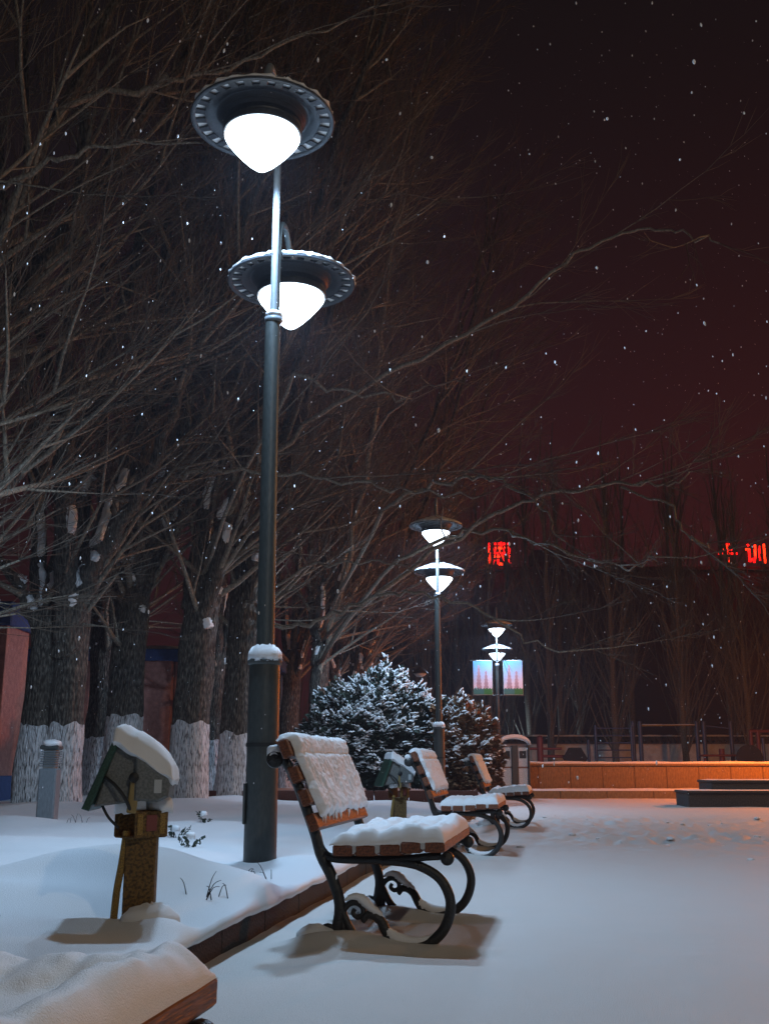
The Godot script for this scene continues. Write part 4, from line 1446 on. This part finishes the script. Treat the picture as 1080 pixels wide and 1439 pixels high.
func make_gym() -> void:
	var z := -38.0
	# red turning post with arms
	var o := thing("exercise_post", "dark red exercise post with side arms beside the litter bin", "exercise equipment", Vector3(5.4, 0, z))
	var mb := MB.new()
	mb.lathe([Vector2(0, -0.1), Vector2(0.11, -0.1), Vector2(0.11, 1.6), Vector2(0.08, 1.68), Vector2(0, 1.7)], 16)
	part("post", mb, M.red_paint, o)
	mb = MB.new()
	bar(mb, Vector3(-0.9, 1.25, 0), Vector3(0.75, 1.25, 0), 0.04)
	bar(mb, Vector3(0, 1.0, 0.05), Vector3(1.15, 0.98, 0.05), 0.05)
	part("arm", mb, M.red_paint, o)
	# ladder
	o = thing("climbing_ladder", "blue exercise ladder frame with rungs before the tiled wall", "exercise equipment", Vector3(7.35, 0, z))
	for x in [0.0, 1.25]:
		mb = MB.new()
		bar(mb, Vector3(x, -0.1, 0), Vector3(x, 2.05, 0), 0.05)
		part("post", mb, M.blue_paint, o)
	for k in 6:
		mb = MB.new()
		bar(mb, Vector3(0, 0.7 + k * 0.25, 0), Vector3(1.25, 0.7 + k * 0.25, 0), 0.022)
		part("rung", mb, M.blue_paint, o)
	# high bars
	o = thing("horizontal_bars", "tall exercise bars with thick posts before the tiled wall", "exercise equipment", Vector3(8.7, 0, z - 0.4))
	for x in [0.05, 0.3, 2.3, 2.55, 3.5]:
		mb = MB.new()
		bar(mb, Vector3(x, -0.1, 0), Vector3(x, 2.2, 0), 0.075)
		part("post", mb, M.blue_paint, o)
	mb = MB.new()
	bar(mb, Vector3(0.3, 2.05, 0), Vector3(2.3, 2.08, 0), 0.03)
	part("bar", mb, M.yellow, o)
	mb = MB.new()
	bar(mb, Vector3(2.55, 2.05, 0), Vector3(3.5, 1.95, 0), 0.03)
	part("bar", mb, M.blue_paint, o)
	mb = MB.new()
	snow_strip(mb, Vector3(0.3, 2.085, -0.03), 2.0, 0.06, 0.03, 88)
	part("snow_edge", mb, M.snow_near, o)
	# wheels for the arms
	for k in 2:
		o = thing("wheel_trainer", ["dark six sided exercise wheel on a stand beside the red post", "dark round exercise wheel beside the tall bars"][k], "exercise equipment", Vector3(6.55 + 3.9 * k + 1.3 * k, 0, z + 0.3 + 2.4 * k), 0.0, "exercise wheels")
		mb = MB.new()
		mb.lathe([Vector2(0, 0.05), Vector2(0.42, 0.05), Vector2(0.42, 0.05), Vector2(0.42, -0.05), Vector2(0.42, -0.05), Vector2(0, -0.05)], [6, 20][k], Vector3(0, 0.92, 0), Basis(Vector3.RIGHT, PI * 0.5))
		part("wheel", mb, M.dark_block, o)
		mb = MB.new()
		bar(mb, Vector3(0.48, -0.1, 0), Vector3(0.48, 1.55, 0), 0.05)
		bar(mb, Vector3(0.48, 0.92, -0.02), Vector3(-0.1, 0.92, -0.08), 0.04)
		part("stand", mb, M.blue_paint, o)
	# spinner table
	o = thing("exercise_table", "small dark red exercise table with round seats before the wall", "exercise equipment", Vector3(11.7, 0, z))
	mb = MB.new()
	bar(mb, Vector3(0, -0.1, 0), Vector3(0, 1.25, 0), 0.10)
	part("post", mb, M.red_paint, o)
	mb = MB.new()
	mb.box(Vector3(0, 1.02, 0), Vector3(1.5, 0.07, 0.4), 0.02)
	part("top", mb, M.red_paint, o)
	for x in [-0.6, 0.6]:
		mb = MB.new()
		bar(mb, Vector3(x, 0.7, 0), Vector3(x, 1.0, 0), 0.03)
		part("handle", mb, M.red_paint, o)
	# portal frame and arch
	o = thing("exercise_portal", "dark red exercise portal frame beside the small table", "exercise equipment", Vector3(12.75, 0, z))
	for x in [0.0, 0.25, 1.1]:
		mb = MB.new()
		bar(mb, Vector3(x, -0.1, 0), Vector3(x, 1.85, 0), 0.07)
		part("post", mb, M.red_paint, o)
	mb = MB.new()
	bar(mb, Vector3(-0.05, 1.85, 0), Vector3(1.15, 1.85, 0), 0.06)
	part("bar", mb, M.red_paint, o)
	o = thing("exercise_arch", "dark arched exercise rail beside the portal frame", "exercise equipment", Vector3(14.35, 0, z))
	mb = MB.new()
	var p := PackedVector3Array()
	for i in 15:
		var a := PI * i / 14.0
		p.append(Vector3(-cos(a) * 0.5, 0.75 + sin(a) * 0.35, 0))
	p.insert(0, Vector3(-0.5, -0.1, 0))
	p.append(Vector3(0.5, -0.1, 0))
	mb.tube(p, PackedFloat32Array([0.05]), 8)
	part("rail", mb, M.blue_paint, o)
	mb = MB.new()
	bar(mb, Vector3(0.62, -0.1, 0), Vector3(0.62, 1.1, 0), 0.05)
	part("post", mb, M.blue_paint, o)

func make_building() -> void:
	var o := thing("garden_building", "low red plastered building with dark blue plinth and eaves behind the trees", "building", Vector3(-12.0, 0, -22.0))
	var mb := MB.new()
	mb.box(Vector3(4.6, 1.4, -2.0), Vector3(10.0, 2.9, 4.0), 0.0)
	part("wall", mb, M.mortar, o)
	# brick courses in the recesses
	mb = MB.new()
	mb.box(Vector3.ZERO, Vector3(0.232, 0.062, 0.05), 0.004)
	var brick := mb.done()
	var n := 0
	for row in 20:
		for k in 9:
			var x := 4.62 + k * 0.24 + (0.12 if row % 2 == 1 else 0.0)
			if x > 6.55: continue
			var b := put("brick", brick, M.brick, o)
			b.position = Vector3(x, 0.72 + row * 0.072, -0.012 + 0.006 * hash01(row, k))
			n += 1
	for x in [1.0, 3.4, 5.9, 7.4, 9.1]:
		mb = MB.new()
		mb.box(Vector3(x - (0.15 if x == 5.9 else 0.0), 1.45, 0.12), Vector3(0.62, 2.7, 0.3), 0.01)
		part("pilaster", mb, M.pink, o)
	for x in [2.2, 8.25]:
		mb = MB.new()
		mb.box(Vector3(x, 1.65, 0.02), Vector3(1.05 if x > 3 else 1.75, 2.3, 0.06), 0.01)
		part("panel", mb, M.pink, o)
	mb = MB.new()
	mb.box(Vector3(4.6, 0.27, 0.16), Vector3(10.1, 0.5, 0.36), 0.01)
	part("plinth", mb, M.blue, o)
	mb = MB.new()
	mb.box(Vector3(4.6, 2.87, -1.9), Vector3(10.3, 0.24, 4.5), 0.02)
	part("eaves", mb, M.blue, o)
	mb = MB.new()
	snow_strip(mb, Vector3(-0.55, 2.991, -4.1), 10.3, 4.4, 0.12, 61)
	part("roof_snow", mb, M.snow_near, o)
	o = thing("gate_pier", "thick red plastered gate pier with dark blue cap behind the twin trunk", "gate pier", Vector3(-6.2, 0, -16.5))
	mb = MB.new()
	mb.box(Vector3(0, 1.3, 0), Vector3(1.1, 2.9, 1.0), 0.01)
	part("shaft", mb, M.pink, o)
	mb = MB.new()
	mb.box(Vector3(0, 0.27, 0), Vector3(1.2, 0.55, 1.1), 0.01)
	part("plinth", mb, M.blue, o)
	mb = MB.new()
	mb.box(Vector3(0, 2.92, 0), Vector3(1.25, 0.36, 1.15), 0.02)
	part("cap", mb, M.blue, o)

# strokes of a character on a unit square, as [x0, y0, x1, y1] bars
func make_sign(called: String, label: String, at: Vector3, size: float, strokes: Array) -> void:
	var o := thing(called, label, "sign", at, 0.0, "red neon characters above the far roof")
	var r := RandomNumberGenerator.new()
	r.seed = int(at.x * 10.0)
	var k := 0
	for s in strokes:
		var a := Vector3(s[0] - 0.5, s[1], 0) * size
		var b := Vector3(s[2] - 0.5, s[3], 0) * size
		var mb := MB.new()
		mb.tube(PackedVector3Array([a, a.lerp(b, 0.5), b]), PackedFloat32Array([0.055 * size]), 8)
		part("neon_stroke", mb, M.neon_hot if k % 3 == 1 else M.neon, o)
		k += 1
	var fr := MB.new()
	for x: float in [-0.4, 0.4]:
		fr.box(Vector3(x * size, size * 0.1, -0.25), Vector3(0.08, size * 1.6, 0.08), 0.0)
	fr.box(Vector3(0, 0.5 * size, -0.2), Vector3(size * 1.1, 0.06, 0.06), 0.0)
	part("sign_frame", fr, M.black, o)
	omni(o, Vector3(0, size * 0.5, 1.0), Color(1.0, 0.06, 0.03), 6.0, 0.8)

# ------------------------------------------------------------------ falling snow
func make_flakes() -> void:
	var mb := MB.new()
	var pr := [Vector2(0, -1.5), Vector2(0.75, -0.75), Vector2(1.0, 0.1), Vector2(0.7, 0.9), Vector2(0, 1.5)]
	mb.lathe(pr, 6)
	var flake := mb.done()
	var r := RandomNumberGenerator.new()
	r.seed = 411
	var n := 5200
	var mm := MultiMesh.new()
	mm.transform_format = MultiMesh.TRANSFORM_3D
	mm.mesh = flake
	mm.instance_count = n
	for i in n:
		var q := Vector3(r.randf_range(-7.0, 8.0), r.randf_range(0.3, 9.5), -1.6 - 18.0 * pow(r.randf(), 0.8))
		if i % 3 == 0:   # extra flakes, set closer together in the air round the first lamp
			q = Vector3(r.randf_range(-3.0, 3.0), r.randf_range(0.5, 7.5), r.randf_range(-9.0, -4.0))
		var s := 0.0012 + 0.0045 * pow(r.randf(), 5.0)
		if i % 37 == 0:
			q = Vector3(r.randf_range(-3.2, 3.2), r.randf_range(0.6, 5.5), r.randf_range(-8.0, -3.0))
			s = 0.0028 + 0.0042 * pow(r.randf(), 2.0)
		var bs := Basis(Vector3(0, 0, 1), r.randfn() * 0.25) * Basis(Vector3.RIGHT, r.randfn() * 0.3)
		mm.set_instance_transform(i, Transform3D(bs.scaled(Vector3(s, s * r.randf_range(1.0, 2.0), s)), q))
	var mi := MultiMeshInstance3D.new()
	mi.multimesh = mm
	mi.material_override = M.flake
	mi.name = "falling_snow"
	add_child(mi)
	tag(mi, "white snowflakes drifting down through the lamplight", "snow", "", "stuff")

func make_clods() -> void:
	var mb := MB.new()
	lump(mb, Vector3.ZERO, 1.0, 0.8, 0.7, 3.0, 0.7, 9, 4, 0.3)
	var r := RandomNumberGenerator.new()
	r.seed = 808
	var mm := MultiMesh.new()
	mm.transform_format = MultiMesh.TRANSFORM_3D
	mm.mesh = mb.done()
	mm.instance_count = 260
	for i in 260:
		var c: Array = TROD[i % TROD.size()]
		var x: float = c[0] + r.randfn() * c[2] * 0.6
		var z: float = c[1] + r.randfn() * c[3] * 0.6
		var s := 0.010 + 0.04 * pow(r.randf(), 3.0)
		mm.set_instance_transform(i, Transform3D(Basis(Vector3.UP, r.randf() * TAU).scaled(Vector3(s, s * 0.7, s)), Vector3(x, path_y(x, z) - s * 0.1, z)))
	var mi := MultiMeshInstance3D.new()
	mi.multimesh = mm
	mi.material_override = M.snow_near
	mi.name = "snow_clods"
	add_child(mi)
	tag(mi, "small clods of kicked up snow strewn over the trodden path", "snow", "", "stuff")

# ------------------------------------------------------------------ sky
func night_sky() -> PanoramaSkyMaterial:
	var w := 256
	var h := 128
	var im := Image.create(w, h, false, Image.FORMAT_RGBF)
	for y in h:
		var el := 90.0 - (y + 0.5) / h * 180.0
		for x in w:
			var az := (x + 0.5) / w * 360.0   # from straight ahead (-z) round to the right
			# snow cloud lit from below by the town, redder towards the neon signs
			var up := maxf(el, 0.0)
			var g := exp(-pow(up / 24.0, 2.0))
			var da := wrapf(az - 24.0, -180.0, 180.0)
			var k := 0.05 + 0.95 * exp(-pow(da / 42.0, 2.0))
			im.set_pixel(x, y, Color(0.0046 + 0.037 * g * k, 0.0040 + 0.0018 * g * k, 0.0044 + 0.0022 * g * k))
	var m := PanoramaSkyMaterial.new()
	m.panorama = ImageTexture.create_from_image(im)
	return m

# ------------------------------------------------------------------ the scene
func _ready() -> void:
	var cam := Camera3D.new()
	cam.name = "camera"
	cam.position = Vector3(0, 0.7, 0)
	cam.rotation_degrees = Vector3(13.333, 0, 0)
	cam.fov = 51.25
	cam.near = 0.05
	cam.far = 400.0
	add_child(cam)
	var env := Environment.new()
	env.background_mode = Environment.BG_SKY
	env.sky = Sky.new()
	env.sky.sky_material = night_sky()
	env.tonemap_mode = Environment.TONE_MAPPER_LINEAR
	env.tonemap_exposure = 1.0
	env.fog_enabled = true
	env.fog_density = 0.0015
	env.fog_light_color = Color(0.9, 0.92, 1.0)
	env.sdfgi_enabled = true
	env.ssao_enabled = true
	env.ssil_enabled = true
	var we := WorldEnvironment.new()
	we.name = "environment"
	we.environment = env
	add_child(we)

	nz.seed = 5
	nz.frequency = 0.02
	nz.fractal_octaves = 2
	materials()
	M.poplar = noisy([[0.2, lin(0.10, 0.10, 0.09)], [0.8, lin(0.20, 0.20, 0.18)]], 0.03, Vector3(1, 1, 1), 0.9)
	make_sprays()

	var bc := Vector3(0.181, 0, -4.464) + Vector3(sin(ROW), 0, -cos(ROW)) * 0.475
	benches = [bc + Vector3(-0.655, 0, 3.83), bc, Vector3(0.83, 0, -8.70) + Vector3(sin(ROW), 0, -cos(ROW)) * 0.475, Vector3(1.60, 0, -12.72) + Vector3(sin(ROW), 0, -cos(ROW)) * 0.475]
	build_ground()
	make_building()
	make_plaza()
	make_back_wall()

	# lamps
	make_lamp(Vector3(-0.69, 0.2, -6.2), "tall grey lamp post with two lit dish lamps behind the bench with icicle fringe", 1)
	make_lamp(Vector3(0.87, 0.2, -17.4), "grey lamp post with two lit dish lamps before the snowy bush", 2)
	make_lamp(Vector3(3.14, 0.2, -30.0), "grey lamp post with two lit dish lamps carrying a pair of printed banners", 3)
	make_poster_sign(Vector3(3.12, 2.57, -29.82))
	make_plain_lamp("plaza_lamp", "tall warm street lamp standing on the open plaza", Vector3(4.6, 0, 5.2), 6.6, Vector3(-0.7, 0, -0.6), M.warm, Color(1.0, 0.95, 0.87), 18.0)
	make_plain_lamp("street_lamp", "tall amber street lamp at the far side of the plaza", Vector3(13.6, 0, -14.5), 6.5, Vector3(-0.9, 0, 0), M.sodium, Color(1.0, 0.74, 0.46), 38.0)
	make_plain_lamp("sodium_lamp", "orange sodium lamp standing beside the platform steps", Vector3(10.2, 0.15, -22.4), 2.7, Vector3(-0.4, 0, 0.1), M.sodium, Color(1.0, 0.48, 0.08), 48.0)
	make_plain_lamp("garden_lamp", "unlit garden lamp with a conical hood behind the snowy bush", Vector3(0.5, 0.15, -26.0), 2.7, Vector3(0.36, 0, 0), M.paper, Color.WHITE, 0.0)
	make_plain_lamp("distant_lamp", "small far white lamp shining between the tree trunks", Vector3(-2.9, 0, -60.0), 8.0, Vector3(0.1, 0, 0), M.far_lamp, Color(0.85, 0.95, 1.0), 5.0)
	make_plain_lamp("distant_lamp", "small far white lamp shining beside the snowy bush", Vector3(4.75, 0, -50.0), 2.55, Vector3(0.1, 0, 0), M.far_lamp, Color(0.85, 0.95, 1.0), 4.0)

	# benches
	make_bench(benches[0], "wooden bench whose seat snow lies in deep hollows, beside the broad drift", 1, true)
	make_bench(benches[1], "wooden iron-framed bench with thick snow beside the tall lamp post", 2)
	make_bench(benches[2], "wooden bench between the second lamp and the middle floodlight, snow dripping between slats", 3)
	make_bench(benches[3], "wooden bench standing before the steel litter bin", 4)

	make_floodlight(Vector3(-0.87, 0.20, -4.0), 0.1, "grey floodlight with green frame on a rusty post before the snow mound", 1)
	make_floodlight(Vector3(0.13, 0.22, -9.7), 0.22, "grey floodlight on a rusty post before the snowy bush", 2, 0.20)
	make_bollard(Vector3(-3.04, 0.2, -10.0))
	make_bin(Vector3(2.86, 0.2, -24.2))
	make_bush("broad dark juniper bush loaded with snow tufts behind the second lamp", Vector3(-0.15, 0.15, -19.6), 1.55, 2.25, 1.25, 3, 42000, M.needle, 1.0)
	make_bush("smaller rust brown juniper bush merging into the broad one", Vector3(1.3, 0.15, -19.3), 0.85, 1.75, 0.8, 9, 18000, M.dry_needle, 0.32)
	make_gym()

	# trees beside the path
	make_tree("thick tree with twin whitewashed trunks beside the bollard light", Vector3(-4.08, 0.1, -13.3), 0.33, 2.5, 13.5, 4, Vector3(0.8, 0, 0.3), 1, [
		[0.15, [-3.96, 2.20, -13.20, -3.68, 2.79, -13.00, -3.44, 3.28, -12.80, -3.07, 3.77, -12.60, -2.68, 4.61, -12.40, -2.10, 6.01, -12.20, -1.67, 7.34, -12.00, -1.2, 9.2, -11.8]],
		[0.11, [-4.26, 2.30, -13.30, -4.53, 2.82, -13.20, -4.75, 3.16, -13.10, -5.06, 3.59, -13.00, -5.5, 4.8, -12.8]],
		[0.16, [-4.18, 2.40, -13.40, -4.12, 3.51, -13.45, -4.23, 4.28, -13.50, -4.43, 5.47, -13.55, -4.99, 8.23, -13.60, -5.2, 11.5, -13.5]],
		[0.16, [-4.00, 2.40, -13.40, -3.96, 4.10, -13.55, -4.02, 5.12, -13.70, -3.60, 7.26, -13.85, -2.98, 10.79, -14.00, -2.6, 13.0, -14.0]]], 1.05, 1.0, true)
	make_tree("whitewashed tree behind the floodlight's snow cap", Vector3(-3.72, 0.1, -15.4), 0.26, 3.0, 14.0, 5, Vector3(0.9, 0, 0.3), 2, [
		[0.05, [-3.46, 3.85, -13.30, -3.07, 4.08, -13.11, -2.59, 4.20, -12.93, -2.11, 4.24, -12.74, -1.21, 4.16, -12.56, -0.34, 3.98, -12.37, 0.34, 3.84, -12.19, 1.09, 3.73, -12.0], 0.0]], 1.16)
	make_tree("stout tree with the brightest whitewash between floodlight and lamp post", Vector3(-2.72, 0.1, -15.1), 0.265, 3.2, 15.0, 5, Vector3(1.0, 0, 0.3), 3, [
		[0.045, [-2.09, 4.34, -14.50, -1.08, 5.24, -14.06, 0.0, 5.80, -13.62, 1.32, 6.39, -13.19, 2.03, 6.79, -12.75, 2.60, 7.07, -12.31, 3.12, 7.05, -11.88, 3.51, 6.77, -11.44, 3.75, 6.43, -11.0], 0.0],
		[0.03, [-1.18, 5.02, -12.0, -0.59, 5.0, -12.0, 0.0, 4.96, -12.0, 0.38, 4.91, -12.0], 0.0]], 1.10)
	make_tree("whitewashed tree close behind the tall lamp post", Vector3(-2.22, 0.1, -16.0), 0.235, 3.2, 15.0, 5, Vector3(1.0, 0, 0.2), 4, [
		[0.035, [-1.88, 3.08, -15.50, -1.12, 3.42, -15.0, -0.20, 3.42, -14.5, 0.38, 3.25, -14.0], -0.3],
		[0.04, [-1.40, 2.70, -15.75, -0.88, 2.78, -15.5, -0.23, 3.01, -15.25, 0.20, 3.07, -15.0, 0.81, 2.98, -14.75, 1.37, 2.72, -14.5, 1.90, 2.32, -14.25, 2.42, 2.13, -14.0], -0.5]], 0.94)
	make_tree("slimmer tree standing behind the broad bush", Vector3(-1.35, 0.1, -21.5), 0.20, 3.0, 15.0, 5, Vector3(0.9, 0, 0.4), 5, [
		[0.05, [-0.46, 3.08, -17.0, 0.56, 3.79, -16.43, 1.52, 4.34, -15.86, 2.21, 4.53, -15.29, 2.94, 4.55, -14.71, 3.51, 4.45, -14.14, 3.74, 4.28, -13.57, 3.91, 4.33, -13.0], -0.4],
		[0.018, [3.28, 4.45, -14.3, 3.66, 3.90, -13.33, 3.83, 3.47, -13.07, 3.99, 3.33, -12.8]],
		[0.04, [0.23, 3.89, -17.0, 1.12, 4.22, -16.42, 1.73, 4.17, -15.83, 2.21, 3.87, -15.25, 2.92, 3.50, -14.67, 3.30, 3.25, -14.08, 3.43, 3.31, -13.5], 0.0],
		[0.04, [0.0, 4.49, -16.0, 0.64, 4.75, -15.5, 1.14, 4.76, -15.0, 1.50, 4.63, -14.5, 1.83, 4.31, -14.0, 2.04, 3.94, -13.5, 2.21, 3.41, -13.0], 0.2]], 1.0)
	make_tree("leaning tree beyond the slimmer one, its whitewash hidden by the bush", Vector3(-0.7, 0.1, -25.5), 0.22, 3.2, 16.0, 6, Vector3(1.1, 0, 0.3), 6, [[0.035, [-0.56, 6.46, -20.0, 0.19, 6.9, -18.0, 0.74, 6.9, -17.0, 1.36, 6.6, -16.0]]], 1.0)
	make_tree("tree deep in the dark row behind the bush", Vector3(-0.6, 0.1, -28.5), 0.22, 3.4, 16.0, 6, Vector3(0.8, 0, 0.2), 7, [], 1.0, 0.8)
	make_tree("broad tree overhanging from beside the bollard light", Vector3(-5.3, 0.1, -9.9), 0.27, 1.9, 13.0, 5, Vector3(0.9, 0, 0.1), 8, [
		[0.10, [-4.04, 2.58, -9.0, -3.49, 3.12, -9.4, -3.26, 3.58, -9.8, -2.93, 4.07, -10.2, -2.17, 4.75, -10.6, -1.10, 5.49, -11.0], -0.4],
		[0.05, [-4.22, 5.61, -9.0, -3.54, 5.90, -8.88, -2.86, 6.11, -8.75, -2.41, 6.17, -8.62, -1.65, 6.10, -8.5], 0.3],
		[0.05, [-3.58, 7.05, -10.0, -2.64, 7.65, -10.0, -2.20, 7.80, -10.0, -1.67, 7.95, -10.0, -0.84, 8.37, -10.0, 0.0, 8.70, -10.0], 0.3],
		[0.06, [-4.38, 3.46, -11.0, -3.89, 3.93, -11.0, -3.39, 4.45, -11.0, -2.71, 4.74, -11.0, -2.11, 5.07, -11.0, -1.41, 5.40, -11.0], 0.0]], 1.0)
	make_tree("tree in the second row behind the twin trunk", Vector3(-5.0, 0.1, -19.0), 0.24, 3.0, 15.0, 6, Vector3(0.5, 0, 0.2), 9, [], 1.0, 0.9)
	make_tree("tree in the second row behind the brightest whitewash", Vector3(-3.3, 0.1, -21.0), 0.23, 3.0, 16.0, 6, Vector3(0.6, 0, 0.2), 10, [], 1.0, 0.9)
	make_tree("tree in the third row before the red building", Vector3(-2.2, 0.1, -25.0), 0.22, 3.2, 17.0, 6, Vector3(0.6, 0, 0.2), 11, [], 1.0, 0.8)
	make_tree("farthest tree of the dark row", Vector3(-1.5, 0.1, -31.0), 0.22, 3.4, 17.0, 6, Vector3(0.6, 0, 0.2), 12, [], 1.0, 0.7)

	# upright poplars along the far wall
	var first := make_column_tree(Vector3(4.2, 0, -43.0), 13.0, 21)
	var second := make_column_tree(Vector3(6.4, 0, -42.0), 14.5, 22)
	var third := make_column_tree(Vector3(9.0, 0, -42.6), 15.0, 23)
	var k := 0
	for s in [[11.6, -42.2, 1], [14.3, -42.8, 2], [16.6, -42.4, 0], [1.6, -43.0, 1], [-1.0, -43.5, 2], [3.2, -47.5, 2], [5.6, -48.5, 0], [7.8, -47.8, 1], [10.3, -48.4, 0], [12.9, -47.6, 2], [15.4, -48.3, 1], [17.8, -47.9, 0], [-3.5, -44.0, 0], [4.4, -50.5, 1], [6.8, -51.2, 2], [9.1, -50.6, 0], [11.7, -51.5, 1], [14.2, -50.8, 2], [16.7, -51.3, 0], [19.0, -50.4, 1], [1.2, -49.5, 2]]:
		k += 1
		var c := copy([first, second, third][s[2]], Vector3(s[0], 0, s[1]), k * 1.7, "slender upright grey poplar standing before the tiled wall" if s[1] > -46.0 else "slender upright grey poplar rising behind the tiled wall")
		c.scale = Vector3.ONE * ((0.78 if s[1] > -46.0 else 1.02) + 0.2 * hash01(k, 8.0))

	# far block with red roof signs
	var o := thing("far_building", "dark far block under the red roof signs", "building", Vector3(18.0, 0, -92.0))
	var mb := MB.new()
	mb.box(Vector3(0, 8.0, 0), Vector3(46.0, 16.4, 12.0), 0.05)
	part("walls", mb, M.dark_block, o)
	mb = MB.new()
	mb.box(Vector3(0, 16.3, 0), Vector3(46.6, 0.3, 12.6), 0.05)
	part("parapet", mb, M.dark_block, o)
	for q in [[-19.0, 5.0, 2.2], [-13.5, 2.6, 1.2], [-3.5, 3.2, 2.6], [2.4, 1.4, 1.5], [5.0, 4.0, 0.9], [17.5, 3.0, 1.4], [20.5, 1.8, 2.4]]:
		mb = MB.new()
		mb.box(Vector3(q[0], 16.4 + q[2] * 0.5, -1.0), Vector3(q[1], q[2], 3.0), 0.05)
		part("roof_hut", mb, M.dark_block, o)
	make_sign("neon_sign", "red neon character of many strokes above the banner lamp", Vector3(9.29, 16.5, -85.3), 1.9, [[0.12, 0.95, 0.02, 0.62], [0.10, 0.72, 0.10, 0.05], [0.3, 0.92, 0.98, 0.92], [0.62, 1.0, 0.62, 0.75], [0.32, 0.74, 0.95, 0.74], [0.32, 0.74, 0.32, 0.5], [0.95, 0.74, 0.95, 0.5], [0.52, 0.74, 0.52, 0.5], [0.74, 0.74, 0.74, 0.5], [0.32, 0.5, 0.95, 0.5], [0.28, 0.36, 0.98, 0.36], [0.3, 0.22, 0.26, 0.02], [0.45, 0.24, 0.48, 0.04], [0.48, 0.04, 0.8, 0.04], [0.66, 0.28, 0.7, 0.16], [0.88, 0.24, 0.96, 0.06]])
	make_sign("neon_sign", "red neon character with one long upright crossing two bars", Vector3(27.9, 16.7, -85.3), 1.6, [[0.08, 0.95, 0.92, 0.95], [0.26, 0.82, 0.34, 0.62], [0.74, 0.82, 0.66, 0.62], [0.02, 0.46, 0.98, 0.46], [0.5, 0.95, 0.5, 0.0]])
	make_sign("neon_sign", "red neon character with three separate uprights", Vector3(30.15, 16.6, -85.3), 1.7, [[0.14, 0.96, 0.2, 0.86], [0.04, 0.7, 0.24, 0.7], [0.2, 0.7, 0.2, 0.1], [0.2, 0.1, 0.34, 0.24], [0.50, 0.92, 0.48, 0.35], [0.48, 0.35, 0.40, 0.05], [0.70, 0.86, 0.70, 0.15], [0.93, 0.96, 0.93, 0.02]])

	# weeds
	for w in [["dry_weed", "dry stalks poking through snow beside the tall lamp post", -0.62, -5.55, false], ["dry_weed", "dry stalks on the slope beside the snow mound", -0.72, -4.55, false], ["leafy_weed", "small leafy sprig capped with snow beside the floodlight box", -1.5, -8.0, true], ["leafy_weed", "leafy sprig standing between the floodlight and the lamp post", -1.45, -8.9, true], ["dry_weed", "dry stalks lying before the bollard light", -2.55, -9.3, false], ["leafy_weed", "tiny sprig in the bright snow beside the lamp post", -1.2, -6.9, true], ["dry_weed", "lone dry stalk in the snow behind the hollowed bench", -1.36, -3.72, false]]:
		make_weed(w[0], w[1], Vector3(w[2], lawn_y(w[2], w[3]) + 0.01, w[3]), int(w[2] * -100.0), w[4])

	make_clods()
	make_flakes()
